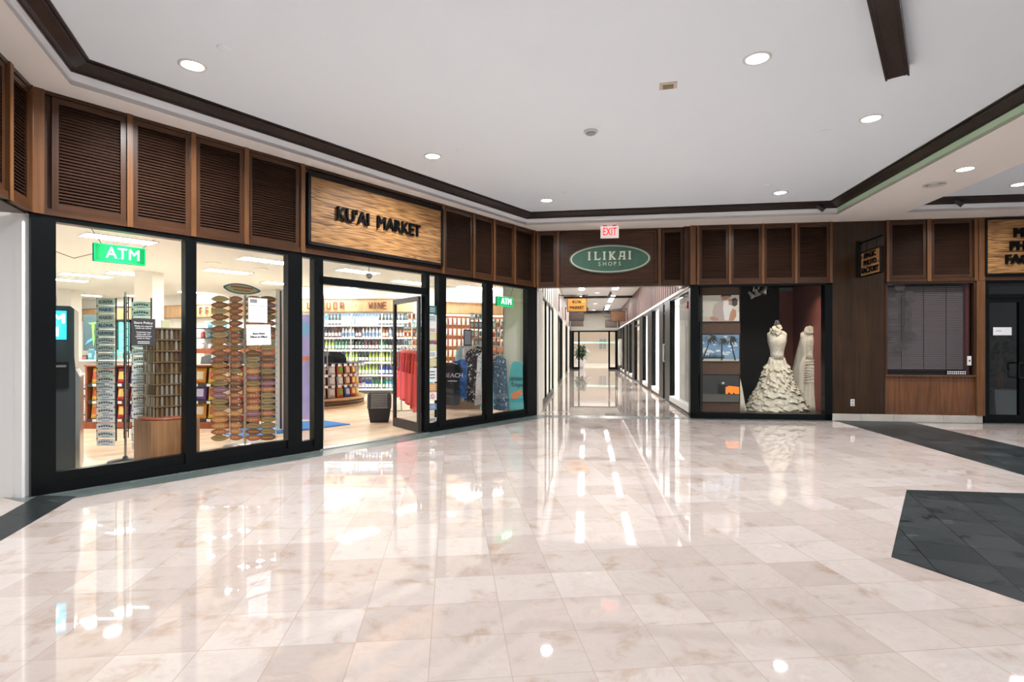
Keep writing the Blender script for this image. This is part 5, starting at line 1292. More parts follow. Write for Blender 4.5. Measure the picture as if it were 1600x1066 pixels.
# the bright empty shops behind that glass
SHP = mat('shop_white', (0.80, 0.80, 0.80), 0.7)
struct('wall_shop_back', MB().box(2.0, CLEN, -3.3, -3.2, 0, 2.75).box(2.0, 2.1, -3.2, -0.12, 0, 2.75).box(10.5, 10.6, -3.2, -0.15, 0, 2.75), SHP, CR.at(0), CR.th)
struct('ceiling_shop', MB().box(2.0, CLEN, -3.3, -0.15, 2.75, 2.8), SHP, CR.at(0), CR.th)
for k, s_ in enumerate((3.6, 6.0, 8.6, 12, 15, 18, 21)):
    t = solo('ceiling_panel_light', MB().box(-0.6, 0.6, -0.3, 0.3, -0.01, 0), FL, f'bright panel light inside the empty shops across from the market, {ORD[k]} along the corridor', 'ceiling light', CR.at(s_, -1.6, 2.745), CR.th, 'panel lights in the empty shops')
for k, s_ in enumerate((3.4, 6.2, 9.0, 13.5, 18.5)): light('shop_fill', CR.at(s_, -1.7, 2.6), 110, 1.2)  # lights without fixtures, added to brighten the empty shops
struct('wall_shop_pillar', MB().box(4.2, 4.6, -1.5, -1.1, 0, 2.75).box(8.0, 8.3, -1.5, -1.2, 0, 2.75), mat('shop_pillar', (0.45, 0.42, 0.40), 0.4), CR.at(0), CR.th)
# dark side wall of the bridal shop seen through the first pane
struct('wall_bridal_side', MB().box(0.14, 2.0, -0.11, -0.09, 0, 2.3), mat('curtain_grey', (0.42, 0.40, 0.38), 0.6, noise=0.3, nscale=2), CR.at(0), CR.th)
q = atY(1073.5, 478, 10.3)
t = thing('fire_alarm', 'small red fire alarm with white strobe high at the corridor corner', 'fire alarm', CR.at(0.42, -0.01, q.z - 0.06), CR.th + R(180))
part('body', MB().box(-0.06, 0.06, -0.05, 0.0, 0, 0.13), mat('alarm_red', (0.55, 0.02, 0.03), 0.4), t); part('strobe', MB().box(-0.03, 0.03, -0.07, -0.05, 0.02, 0.05), WHITE, t)
# hanging shop signs in the corridor
def bracket_sign(loc, rot, label, arm, w, h, zb, z_arm, mats_, txt, lab_side=1, grp='bracketed wooden shop signs', tsize=None, lm=BLACK):
    """a wall plate, an arm that leaves the wall along local +x and a board hanging below it"""
    t = thing('hanging_sign', label, 'sign', loc, rot, grp)
    part('wall_plate', MB().box(0, 0.03, -0.03, 0.03, zb + 0.02, z_arm + 0.02), BLACKM, t)
    part('arm', MB().tube((0.0, 0, z_arm - 0.03), (arm, 0, z_arm - 0.03), 0.014, n=8).tube((0.03, 0, z_arm - 0.12), (0.12, 0, z_arm - 0.03), 0.008, n=6), BLACKM, t)
    x0 = arm - w - 0.04
    a = MB()
    for x in (x0 + w * 0.25, x0 + w * 0.75): a.tube((x, 0, z_arm - 0.03), (x, 0, zb + h), 0.006, n=6)
    part('hanger', a, BLACKM, t)
    part('board', MB().box(x0, x0 + w, -0.02, 0.02, zb, zb + h), mats_, t)
    a = MB()
    for b_ in ((x0, x0 + w, zb, zb + 0.015), (x0, x0 + w, zb + h - 0.015, zb + h), (x0, x0 + 0.015, zb, zb + h), (x0 + w - 0.015, x0 + w, zb, zb + h)): a.box(b_[0], b_[1], -0.03, 0.03, b_[2], b_[3])
    part('frame', a, BLACKM, t)
    if txt:
        a = MB(); n = len(txt)
        for k, l_ in enumerate(txt): a.text(l_, tsize or h / (n + 0.7), x0 + w / 2, zb + h * (1 - (k + 0.75) / (n + 0.5)), -0.028, 0.012, bold=0.003, sx=0.95)
        part('lettering', a, lm, t)
    return t
AMB = wood('amber_wood', (0.45, 0.18, 0.03), (0.80, 0.42, 0.10), 'x', rough=0.5, coat=0, scale=2.0)
BRN = wood('brown_sign_wood', (0.07, 0.030, 0.015), (0.17, 0.08, 0.04), 'x', rough=0.5, coat=0, scale=2.0)
GRW = wood('grey_sign_wood', (0.05, 0.035, 0.03), (0.10, 0.075, 0.065), 'x', rough=0.5, coat=0, scale=2.0)
def on_left(Yd, zb, h, label, m, txt, w=0.64, arm=0.95, ts=None):
    s_ = (Yd - A[1]) / cd.y
    return bracket_sign(CL.at(s_, -0.02, 0), CL.th - R(90), label, arm, w, h, zb, 2.97, m, txt, tsize=ts)
on_left(18.2, 2.40, 0.45, 'amber wooden hanging sign with two dark lines of writing, first sign in the corridor', AMB, ["KU'AI", 'MARKET'], ts=0.125)
on_left(24.0, 2.40, 0.40, 'dim grey-brown hanging sign directly behind the amber one', GRW, None, arm=0.85)
on_left(29.5, 2.38, 0.38, 'dim brown hanging sign, last on the market side of the corridor', GRW, None, arm=0.8)
def on_right(Yd, zb, h, label, m, w=0.64, arm=0.9):
    s_ = (Yd - 9.74) / cd.y
    return bracket_sign(CR.at(s_, 0.03, 0), CR.th + R(90), label, arm, w, h, zb, 2.97, m, None)
on_right(24.4, 2.40, 0.46, 'brown wooden hanging sign on the empty-shop side of the corridor', BRN, arm=0.78)
on_right(30.5, 2.36, 0.42, 'farther dim hanging sign on the empty-shop side near the glass doors', GRW, arm=0.8)
# glass end wall with open doorway
ef = Fr(CL.at(CLEN)[:2], -7.5)
struct('wall_end', MB().box(-1, 4, 0, 0.12, 2.26, 3.4).box(-1, -0.1, 0, 0.12, 0, 2.26), CREAM, ef.at(0), ef.th)
t = sempty('door_3', ef.at(0), ef.th); a = MB()
e_ = [ef.S(x) for x in (895.5, 904.5, 951.8, 962.5)]
for x in e_: a.box(x - 0.05, x + 0.05, -0.05, 0.05, 0, 2.26)
a.box(e_[0], e_[3], -0.05, 0.05, 2.18, 2.26); a.box(e_[0], e_[1], -0.05, 0.05, 0, 0.12); a.box(e_[2], e_[3], -0.05, 0.05, 0, 0.12)
part('door_frame', a, BLACKM, t)
part('glass', MB().box(e_[0], e_[1], -0.005, 0.005, 0.12, 2.18).box(e_[2], e_[3], -0.005, 0.005, 0.12, 2.18), GLASS, t)
part('wall_infill', MB().box(-0.1, e_[0] - 0.05, -0.03, 0.05, 0, 2.26).box(e_[3] + 0.05, 3.2, -0.03, 0.05, 0, 2.26), DARKM, t)
# lobby beyond
LB = mat('lobby_beige', (0.70, 0.62, 0.50), 0.8)
struct('wall_lobby', MB().box(-6, 9, 16, 16.1, 0, 3.2).box(-6, -5.9, 0.2, 16, 0, 3.2).box(9, 9.1, 0.2, 16, 0, 3.2), LB, ef.at(0), ef.th)
struct('ceiling_lobby', MB().box(-6, 9, 0.12, 16, 3.2, 3.25), CEILC, ef.at(0), ef.th)
struct('trim_20', MB().box(-2, 4, 10.0, 10.1, 1.60, 1.72), mat('lobby_teal', (0.35, 0.62, 0.52), 0.6), ef.at(0), ef.th)
for k in range(4): light('lobby_lamp', ef.at(-2 + k * 2.2, 4 + (k % 2) * 6, 3.1), 420, 0.8)
q = ef.at(ef.S(928) + 1.0, 15.9, 1.1)
t = struct('window_40', MB().box(-0.35, 0.35, 0, 0.06, 0, 1.0).box(-0.3, -0.02, -0.02, 0, 0.05, 0.95, 1).box(0.02, 0.3, -0.02, 0, 0.05, 0.95, 1), [WHITE, mat('lobby_pane', (0.35, 0.38, 0.35), 0.3)], q, ef.th)
lp = G(906, 574.5)
t = thing('potted_plant', 'bushy green plant in a pale pot beyond the glass end doors', 'plant', (lp[0], lp[1] - 0.6, 0))
part('pot', MB().lathe([(0.2, 0), (0.28, 0.5), (0.3, 0.52), (0.26, 0.52), (0.0, 0.48)], 18), PAPER, t)
def leaves(n, r, z0, z1, seed, wd=0.05, ln=0.5):
    rnd = random.Random(seed); a = MB()
    for k in range(n):
        th = rnd.uniform(0, 6.28); z = rnd.uniform(z0, z1); l_ = ln * rnd.uniform(0.6, 1.1); up = rnd.uniform(-0.3, 0.9)
        d = Vector((math.cos(th), math.sin(th), up)).normalized(); s_ = Vector((-math.sin(th), math.cos(th), 0)) * wd
        b = Vector((0, 0, z)) + Vector((d.x, d.y, 0)) * r * 0.15; m_ = b + d * l_ * 0.5; e2 = b + d * l_ - Vector((0, 0, l_ * 0.35))
        up_ = Vector((0, 0, 0.006))
        a.add([b, m_ + s_, e2, m_ - s_, m_ + up_], [(0, 1, 4), (1, 2, 4), (2, 3, 4), (3, 0, 4)])
    return a
LEAF = mat('leaf_green', (0.03, 0.09, 0.025), 0.5, noise=0.4, nscale=6)
part('foliage', leaves(160, 0.5, 0.6, 1.3, 3, 0.07, 0.6), LEAF, t)['kind'] = 'stuff'
a = MB()
for k in range(5): a.tube((0.03 * k - 0.06, 0, 0.45), (0.08 * k - 0.16, 0.03 * k, 1.2), 0.012, n=6)
part('stem', a, OAK, t)
# small box on the far side wall near the end
q = CR.at((29.0 - 9.74) / cd.y, 0.03, 0)
solo('wall_cabinet', MB().box(-0.5, 0.5, -0.0, 0.12, 0.35, 1.7), CREAM, 'pale box on the wall near the glass end doors', 'cabinet', (q.x, q.y, 0.0), CR.th)

# ---------------------------------------------------------------- bridal shop window
PF = P2.off(0.0)
b0, b1 = P2.S(1078), P2.S(1299)
t = sempty('window_41', P2.at(b0, 0.02, 0), P2.th); w = b1 - b0; a = MB()
zf = ZB + 0.0
a.box(0, P2.S(1090) - b0, -0.06, 0.1, 0, zf); a.box(P2.S(1287.5) - b0, w, -0.06, 0.1, 0, zf); a.box(0, w, -0.06, 0.1, 0, 0.10); a.box(0, w, -0.06, 0.1, zf - 0.03, zf)
part('window_frame', a, BLACKM, t)
part('glass', MB().box(P2.S(1090) - b0, P2.S(1287.5) - b0, 0.02, 0.026, 0.10, zf - 0.03), GLASS, t)
bsx = (Vector(CR.at(0, -0.14)[:2]) - P2.p).dot(P2.u)
DKW = mat('bridal_dark', (0.020, 0.018, 0.016), 0.8); MAR = mat('bridal_maroon', (0.20, 0.060, 0.048), 0.7)
bD = 1.7
struct('floor_bridal', MB().box(bsx, b1, 0.12, bD, 0, 0.08), mat('bridal_floor', (0.05, 0.04, 0.035), 0.5), P2.at(0), P2.th)
struct('ceiling_bridal', MB().box(bsx, b1, 0.12, bD + 0.1, 2.42, 2.46), DKW, P2.at(0), P2.th)
sm = P2.off(bD).S(1217)
struct('wall_bridal_back', MB().box(bsx, sm, bD, bD + 0.06, 0, 2.42).box(bsx - 0.02, bsx + 0.02, 0.12, bD, 0, 2.42), DKW, P2.at(0), P2.th)
struct('wall_bridal_maroon', MB().box(sm, b1, bD - 0.02, bD + 0.04, 0.08, 2.34), MAR, P2.at(0), P2.th)
struct('wall_bridal_end', MB().box(b1 - 0.02, b1 + 0.02, 0.12, bD, 0, 2.42), MAR, P2.at(0), P2.th)
struct('wall_bridal_wainscot', MB().box(b0 + 0.7, sm, bD - 0.06, bD, 0.08, 1.15), mat('bridal_black', (0.008, 0.008, 0.008), 0.6), P2.at(0), P2.th)
# poster column
cf = P2.off(0.22); c0, c1 = cf.S(1090) - 0.03, cf.S(1156.5)
t = thing('poster_column', 'rust-brown speckled panel carrying three posters in the bridal window', 'display panel', cf.at(c0, 0, 0.08), cf.th)
part('panel', MB().box(0, c1 - c0, 0, 0.05, 0, 2.2), mat('rust_panel', (0.10, 0.05, 0.028), 0.6, noise=0.6, nscale=20), t)
def pposter(x0, x1, y0, y1, label, base, draw, mats_, frame=None, o=-0.02):
    s0, s1 = cf.S(x0), cf.S(x1); xm = (x0 + x1) / 2; z0, z1 = cf.Z(xm, y1), cf.Z(xm, y0); w, h = s1 - s0, z1 - z0
    t = thing('poster', label, 'poster', cf.at(s0, o, z0), cf.th, 'posters in the bridal window')
    part('sheet', MB().box(0, w, 0, 0.018, 0, h), base, t)
    a = MB(); draw(a, w, h); part('printing', a, mats_, t)
    a = MB()
    for b_ in ((-0.008, w + 0.008, -0.008, 0), (-0.008, w + 0.008, h, h + 0.008), (-0.008, 0, 0, h), (w, w + 0.008, 0, h)): a.box(b_[0], b_[1], -0.006, 0.018, b_[2], b_[3])
    part('frame', a, frame or BLACK, t)
    return t
def couple(a, w, h):
    Z = lambda pts, m, y=0: a.prism([(x * w, z * h) for x, z in pts], -0.003 - y, -0.001 - y, 'y', m)
    Z([(0, 0), (1, 0), (1, .12), (.6, .2), (0, .18)], 0)
    Z([(.02, .35), (.12, .36), (.12, .40), (.02, .39)], 5)
    Z([(.36, .02), (.34, .35), (.38, .62), (.50, .78), (.60, .82), (.63, .72), (.62, .4), (.66, .02)], 1, .001)          # groom's shirt
    Z([(.64, .05), (.60, .5), (.62, .8), (.72, .82), (.82, .55), (.78, .05)], 4, .0015)
    Z([(.55, .86), (.60, .98), (.74, .98), (.78, .9), (.70, .84), (.64, .80)], 2, .002)
    Z([(.54, .93), (.56, 1.0), (.80, 1.0), (.80, .93), (.72, .97), (.60, .95)], 3, .003)
    Z([(.74, .62), (.74, .82), (.84, .86), (.88, .74), (.86, .60)], 2, .002)
    Z([(.82, .62), (.82, .84), (.90, .90), (.96, .82), (.95, .62), (.88, .56)], 3, .003)
    Z([(.74, .02), (.78, .34), (.84, .48), (.92, .42), (.93, .2), (.86, .02)], 2, .003)
    Z([(.27, .14), (.34, .20), (.48, .12), (.50, .05), (.34, .03), (.28, .08)], 2, .003)
    Z([(.84, .02), (.92, .3), (1.0, .35), (1.0, .02)], 4, .0025)
pposter(1091.5, 1154.5, 461.5, 502.5, 'framed photo poster of a couple embracing on a beach, top of three', mat('poster_cream', (0.66, 0.60, 0.50), 0.5), couple,
        [mat('pp_sand', (0.58, 0.50, 0.40), 0.6), mat('pp_shirt', (0.48, 0.38, 0.34), 0.6), mat('pp_skin', (0.50, 0.24, 0.15), 0.6), mat('pp_hair', (0.07, 0.05, 0.05), 0.6), mat('pp_white', (0.75, 0.70, 0.66), 0.6), mat('pp_grey', (0.3, 0.3, 0.28), 0.6)])
def palms(a, w, h):
    Z = lambda pts, m, y=0: a.prism([(x * w, z * h) for x, z in pts], -0.003 - y, -0.001 - y, 'y', m)
    rnd = random.Random(5)
    for k in range(26):
        cx, cz = rnd.uniform(.08, .92), rnd.uniform(.22, .92)
        a.ell(cx * w, cz * h, rnd.uniform(.04, .08) * w, rnd.uniform(.025, .06) * h, -0.002 - 0.0001 * (k % 9), -0.001, 0, 14)
    Z([(0, 0), (1, 0), (1, .10), (.5, .13), (0, .10)], 1, .001); Z([(0, .08), (1, .08), (1, .12), (0, .13)], 3, .0015)
    for k in range(20):
        x = .03 + k * .03; hh = rnd.uniform(.1, .2); Z([(x, .1), (x + .035, .1), (x + .02, .12 + hh)], 2, .002)
    for bx_, tx2, tz_, s_ in ((.08, .28, .86, 1.2), (.56, .57, .76, .9), (.90, .78, .82, 1.15)):
        Z([(bx_ - .015, .03), (bx_ + .02, .03), ((bx_ + tx2) / 2 + .02, tz_ * .5), (tx2 + .012, tz_), (tx2 - .01, tz_), ((bx_ + tx2) / 2 - .012, tz_ * .5)], 2, .003)
        for j in range(11):
            th = R(j * 33 + 10); dx, dz = math.cos(th) * .17 * s_, math.sin(th) * .17 * s_ * (1 if math.sin(th) > 0 else 1.1)
            nx, nz = -math.sin(th) * .018, math.cos(th) * .03
            Z([(tx2, tz_), (tx2 + dx * .5 + nx, min(.995, tz_ + dz * .5 + nz + .03)), (max(.005, min(.995, tx2 + dx)), min(.99, tz_ + dz - .06)), (tx2 + dx * .5 - nx, min(.98, tz_ + dz * .5 - nz))], 2, .003 + j * .0001)
pposter(1092, 1154.5, 523, 564.5, 'framed photo poster of palm trees under a cloudy blue sky, middle of three', mat('poster_sky', (0.20, 0.33, 0.50), 0.5, noise=0.4, nscale=4), palms,
        [mat('pp_cloud', (0.72, 0.74, 0.74), 0.6), mat('pp_beach', (0.55, 0.5, 0.4), 0.6), mat('pp_palm', (0.035, 0.04, 0.035), 0.6), mat('pp_sea', (0.2, 0.35, 0.4), 0.6)])
def sunset(a, w, h):
    Z = lambda pts, m, y=0: a.prism([(x * w, z * h) for x, z in pts], -0.003 - y, -0.001 - y, 'y', m)
    Z([(0, 0), (1, 0), (1, .27), (0, .30)], 1)
    Z([(.62, .30), (1, .30), (1, .56), (.75, .60), (.60, .50)], 0, .001)
    Z([(.62, .30), (.56, .62), (.48, .66), (.47, .30)], 2, .002); Z([(.56, .30), (.54, .58), (.60, .66), (.66, .62), (.66, .30)], 2, .003)
    a.ell(.60 * w, .70 * h, .035 * w, .045 * h, -0.006, -0.003, 3, 14)
    Z([(.72, .30), (.74, .38), (.78, .30)], 2, .003); Z([(.84, .30), (.86, .36), (.89, .30)], 2, .003)
pposter(1092, 1154.5, 586, 628, 'dark poster with an orange sunset and silhouettes, lowest of three', mat('poster_dusk', (0.045, 0.045, 0.042), 0.35), sunset,
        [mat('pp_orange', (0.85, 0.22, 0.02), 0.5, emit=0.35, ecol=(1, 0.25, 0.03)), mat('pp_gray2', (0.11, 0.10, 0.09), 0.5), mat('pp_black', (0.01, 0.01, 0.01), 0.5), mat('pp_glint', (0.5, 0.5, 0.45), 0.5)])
# track spots
for k, (x, y) in enumerate([(1175, 462), (1183, 459), (1194, 455)]):
    fr_ = P2.off(0.45 + 0.02 * k); q = fr_.at(fr_.S(x), 0, fr_.Z(x, y))
    t = thing('track_spotlight', f'white bell-shaped spotlight over the gowns, {ORD[k]} from the posters', 'spotlight', q, P2.th, 'spotlights over the gowns')
    part('stem', MB().tube((0.02, 0, 0.07), (0.05, 0, 2.40 - q.z), 0.008, n=6), WHITE, t)
    part('shade', MB().lathe([(0.02, 0.09), (0.026, 0.06), (0.03, 0.02), (0.055, -0.04), (0.05, -0.045), (0.0, -0.02)], 16, M=Matrix.Rotation(R([-40, -25, 25][k]), 4, 'Y')), mat('spot_cream', (0.30, 0.29, 0.25), 0.4), t)
for k, (s_, o, tx2) in enumerate(((P2.S(1226), 0.3, 0), (P2.S(1265), 0.3, 0))):
    light('gown_spot', P2.at(s_, o, 2.36), 3.2, 0.15, None, (1, 0.88, 0.72), 100, (R(12), 0, P2.th))
# gowns
TUL = mat('gown_ivory', (0.66, 0.60, 0.49), 0.85, noise=0.12, nscale=12)
TUL2 = mat('gown_ruffle', (0.60, 0.53, 0.42), 0.9, noise=0.2, nscale=18)
LACE = speckle('gown_lace', (0.56, 0.50, 0.42), (0.70, 0.64, 0.55), 40, 0.45, 0.6)
def veil_mat():
    m = bpy.data.materials.new('veil_tulle'); m.use_nodes = True; t = m.node_tree; t.nodes.clear()
    out = t.nodes.new('ShaderNodeOutputMaterial'); tr = t.nodes.new('ShaderNodeBsdfTransparent'); d = t.nodes.new('ShaderNodeBsdfDiffuse'); mx = t.nodes.new('ShaderNodeMixShader')
    d.inputs[0].default_value = (0.7, 0.67, 0.6, 1); mx.inputs[0].default_value = 0.34
    t.links.new(tr.outputs[0], mx.inputs[1]); t.links.new(d.outputs[0], mx.inputs[2]); t.links.new(mx.outputs[0], out.inputs[0]); return m
VEIL = veil_mat()
def bodice():
    """bust form: z 0.98 waist .. 1.42 shoulder top"""
    return [(0.128, 0.93, 1), (0.116, 1.02, .8), (0.120, 1.08, .78), (0.142, 1.17, .8), (0.162, 1.25, .82), (0.165, 1.32, .68), (0.172, 1.375, .52), (0.165, 1.405, .46), (0.125, 1.43, .42), (0.06, 1.45, .7), (0.042, 1.50, 1), (0.038, 1.53, 1), (0.0, 1.535, 1)]
gf = P2.off(0.75)
def gown1():
    q = gf.at(gf.S(1214), 0, 0.08)
    t = thing('ruffled_gown', 'ivory wedding gown with a wide ruffled skirt on a dress form, beside the posters', 'wedding dress', q, P2.th, 'wedding gowns in the bridal window')
    bd_ = bodice(); a = MB(); a.lathe([(r, z) for r, z, k in bd_], 28, fn=lambda x, y, z, t_, j: (x, y * bd_[j][2], z)); part('bodice', a, LACE, t)
    prof = [(0.49, 0.0), (0.475, 0.04), (0.43, 0.12), (0.38, 0.22), (0.33, 0.34), (0.28, 0.46), (0.235, 0.58), (0.205, 0.68), (0.18, 0.78), (0.15, 0.88), (0.128, 0.96)]
    rnd = random.Random(11); phs = [rnd.uniform(0, 6) for _ in prof]
    a = MB(); a.lathe(prof, 96, fn=lambda x, y, z, t_, j: (x * (1 + 0.06 * math.sin(13 * t_ + phs[j])), y * 0.85 * (1 + 0.06 * math.sin(13 * t_ + phs[j])), z)); part('skirt', a, TUL, t)
    # ruffled tiers: wavy open flounces
    for k in range(18):
        z = 0.78 - k * 0.043; r = 0.185 + (0.52 - 0.185) * ((k + 0.5) / 18) ** 1.1; a = MB(); n = 120; ph = rnd.uniform(0, 6); f1, f2 = rnd.choice([11, 13, 15]), rnd.choice([23, 27, 31])
        rows = []
        for j in range(4):
            v = j / 3
            rows.append([((r - 0.02 + 0.045 * v + 0.018 * v * math.sin(f1 * t_ + ph) + 0.016 * v * math.sin(f2 * t_ + 2 * ph)) * math.cos(t_), 0.85 * (r - 0.02 + 0.045 * v + 0.018 * v * math.sin(f1 * t_ + ph) + 0.016 * v * math.sin(f2 * t_ + 2 * ph)) * math.sin(t_),
                          max(0.004, z + 0.04 - 0.075 * v + 0.03 * math.sin(2 * t_ + ph + k) + 0.02 * v * math.cos(f1 * t_ + ph))) for t_ in [2 * math.pi * i / n for i in range(n)]])
        vs = [p for r_ in rows for p in r_]
        a.add(vs, [(j * n + i, (j + 1) * n + i, (j + 1) * n + (i + 1) % n, j * n + (i + 1) % n) for j in range(3) for i in range(n)], smooth=True)
        part('flounce', a, TUL2 if k % 2 else TUL, t)
    a = MB()
    for k in range(11):
        th = R(k * 33); a.ell(-0.04 + (0.06 + 0.015 * (k % 2)) * math.cos(th), 1.465 + (0.045 + 0.012 * (k % 3)) * math.sin(th), 0.036, 0.026, -0.10 - 0.008 * (k % 3), -0.085, n=10, M=Matrix.Rotation(R(12 * (k % 3 - 1)), 4, 'Z'))
    a.prism([(-0.10, 1.47), (-0.16, 1.50), (-0.13, 1.45)], -0.1, -0.09, 'y'); a.prism([(0.05, 1.45), (0.11, 1.43), (0.06, 1.42)], -0.1, -0.09, 'y')
    a.ell(-0.05, 1.46, 0.03, 0.03, -0.125, -0.09, n=14)
    part('flower_collar', a, TUL, t)
    a = MB()
    for k in range(7):
        th = R(k * 51); a.tube((0.055 * math.cos(th), 0.055 * math.sin(th), 1.535), (0.02 * math.cos(th), 0.02 * math.sin(th), 1.64), 0.004, n=5)
    a.lathe([(0.06, 1.53), (0.062, 1.545), (0.055, 1.55)], 18); part('tiara', a, CHROME, t)
    return t
gown1()
def gown2():
    q = gf.at(gf.S(1267), 0.05, 0.08)
    t = thing('draped_gown', 'slim ivory strapless gown with long sheer veil, beside the window\'s end post', 'wedding dress', q, P2.th, 'wedding gowns in the bridal window')
    bd_ = bodice(); a = MB(); a.lathe([(r * 0.95, z) for r, z, k in bd_], 28, fn=lambda x, y, z, t_, j: (x, y * bd_[j][2], z)); part('bodice', a, LACE, t)
    a = MB(); a.lathe([(0.26, 0.0), (0.24, 0.1), (0.19, 0.3), (0.175, 0.5), (0.18, 0.7), (0.175, 0.82), (0.14, 0.9), (0.122, 0.97)], 72, fn=lambda x, y, z, t_, j: (x * (1 + 0.03 * math.sin(17 * t_)), y * 0.8 * (1 + 0.03 * math.sin(17 * t_)), z)); part('skirt', a, TUL, t)
    a = MB()
    for k in range(9):
        z = 0.52 + k * 0.045; a.tube((-0.16, -0.13, z), (0.15, -0.14, z + 0.05 * math.sin(k)), 0.012, n=6)
    part('draping', a, LACE, t)
    # veil: falls from the neck behind and to the side
    a = MB(); n = 40; rows = []
    for j in range(14):
        v = j / 13; z = 1.44 - 1.42 * v; r = 0.12 + 0.24 * v ** 0.8
        rows.append([((r + 0.018 * math.sin(11 * t_ + j * .3) * v) * math.cos(t_) - 0.06 * v, (r * 0.8 + 0.018 * math.sin(11 * t_) * v) * math.sin(t_), max(z, 0.006)) for t_ in [R(-60) + R(300) * i / (n - 1) for i in range(n)]])
    a.add([p for r_ in rows for p in r_], [(j * n + i, (j + 1) * n + i, (j + 1) * n + i + 1, j * n + i + 1) for j in range(13) for i in range(n - 1)], smooth=True)
    part('veil', a, VEIL, t)
    a = MB()
    for k in range(8):
        th = R(k * 45); a.ell(-0.04 + 0.055 * math.cos(th), 1.46 + 0.045 * math.sin(th), 0.035, 0.03, -0.10 - 0.006 * (k % 3), -0.085, n=12)
    part('flower_collar', a, TUL, t)
    part('neck_knob', MB().tube((0.03, 0, 1.53), (0.045, 0, 1.63), 0.018, 0.01, 10), BLACK, t)
gown2()
q = P2.off(0.55); q2 = q.at(q.S(1157), 0, 0.08)
t = thing('half_hidden_gown', 'edge of a third pale gown showing beside the poster panel', 'wedding dress', (q2.x - 0.03, q2.y, 0.08), P2.th)
a = MB(); a.lathe([(0.12, 0), (0.10, 0.15), (0.06, 0.4), (0.015, 0.62)], 24, fn=lambda x, y, z, t_, j: (x * (1 + 0.1 * math.sin(7 * t_)) , y * (1 + 0.1 * math.sin(7 * t_)), z)); part('train', a, TUL, t)
part('satin_fold', MB().tube((0.10, -0.06, 0.0), (0.02, -0.02, 0.5), 0.02, 0.006, 8), LACE, t)

# ---------------------------------------------------------------- plain wood panel, blinds window, photo shop
e0, e1, e2_, e3, e4 = P2.S(1299), P2.S(1382), P2.S(1385), P2.S(1523), P2.S(1533)
BZ = 0.115
struct('wall_panel', MB().box(e0, e1, -0.02, 0.3, BZ, ZT), wood('mahogany_dark', (0.020, 0.0095, 0.0038), (0.048, 0.0225, 0.009), coat=0.05), P2.at(0), P2.th)
STN = mat('base_stone', (0.52, 0.47, 0.42), 0.35, noise=0.25, nscale=5)
o_ = struct('baseboard_front', MB().box(e0, e0 + 0.44, -0.035, 0.2, 0, BZ).box(e0 + 0.444, e0 + 0.95, -0.035, 0.2, 0, BZ).box(e0 + 0.954, e0 + 1.7, -0.035, 0.2, 0, BZ).box(e0 + 1.704, e4, -0.035, 0.2, 0, BZ), STN, P2.at(0), P2.th)
q = P2.at(P2.S(1331), -0.02, P2.Z(1331, 634.5))
t = thing('wall_outlet', 'small white double power outlet low on the plain wood panel', 'outlet', q, P2.th)
part('plate', MB().box(-0.03, 0.03, -0.008, 0, 0, 0.115), WHITE, t)
part('socket', MB().box(-0.016, 0.016, -0.012, -0.008, 0.012, 0.05), MATS['detector_dark'], t); part('socket', MB().box(-0.016, 0.016, -0.012, -0.008, 0.065, 0.103), MATS['detector_dark'], t)
# sign bracketed off the panel
q = P2.at(P2.S(1340.5), -0.02)
bracket_sign((q.x, q.y, 0), P2.th - R(90), 'small zebra-wood sign with three lines, on a black bracket off the plain wood panel', 0.78, 0.62, 0.41, 2.37, 2.97, ZEBRA, ['MAGIC', 'PHOTO', 'FACTORY'], tsize=0.12)
fascia('trim_7', P2, e1, e4 + 0.1, [(e1 + 0.03, 0.04), (P2.S(1449), 0.06), (e3 - 0.01, 0.05), (e4 - 0.02, 0.09)])
louvre(P2, P2.S(1388), P2.S(1445), ZB + 0.06, ZT - 0.035, 'louvre panel over the window blinds, next to the plain wood panel', 'louvre panels over the blinds')
louvre(P2, P2.S(1453), P2.S(1517), ZB + 0.06, ZT - 0.035, 'louvre panel over the window blinds, next to the photo shop sign', 'louvre panels over the blinds')
struct('wall_post', MB().box(e3 - 0.0, e4 + 0.03, -0.05, 0.2, BZ, ZB), WOODL, P2.at(0), P2.th)
zw0, zw1 = P2.Z(1455, 586), ZB
struct('wall_apron', MB().box(e1, e3, 0.0, 0.2, BZ, zw0).box(e1, e3, -0.03, 0.0, BZ, BZ + 0.03).box(e1, e3, -0.04, 0.02, zw0 - 0.025, zw0 + 0.0), WOODP, P2.at(0), P2.th)
t = sempty('window_42', P2.at(e1), P2.th); w = e3 - e1; a = MB(); a.box(0, 0.03, -0.03, 0.1, zw0, zw1); a.box(w - 0.03, w, -0.03, 0.1, zw0, zw1); a.box(0, w, -0.03, 0.1, zw1 - 0.03, zw1); part('window_frame', a, WOOD, t)
part('glass', MB().box(0.03, w - 0.03, 0.02, 0.026, zw0, zw1 - 0.03), DGLASS, t)
part('window_sill', MB().box(0.03, w - 0.03, 0.03, 0.18, zw0, zw0 + 0.02), DARKM, t)
t = thing('window_blind', 'brownish horizontal blinds half closed behind the wood-framed window', 'blinds', P2.at(e1 + 0.04, 0.12, zw0 + 0.09), P2.th)
a = MB(); bh = zw1 - 0.05 - zw0 - 0.10; bw_ = w - 0.14; n = 46
for k in range(n):
    z = bh * (k + 0.5) / n
    a.add([(0, -0.012, z - 0.012), (bw_, -0.012, z - 0.012), (bw_, 0.012, z + 0.013), (0, 0.012, z + 0.013), (0, -0.010, z - 0.014), (bw_, -0.010, z - 0.014), (bw_, 0.014, z + 0.011), (0, 0.014, z + 0.011)], [(0, 1, 2, 3), (7, 6, 5, 4), (0, 4, 5, 1), (3, 2, 6, 7)])
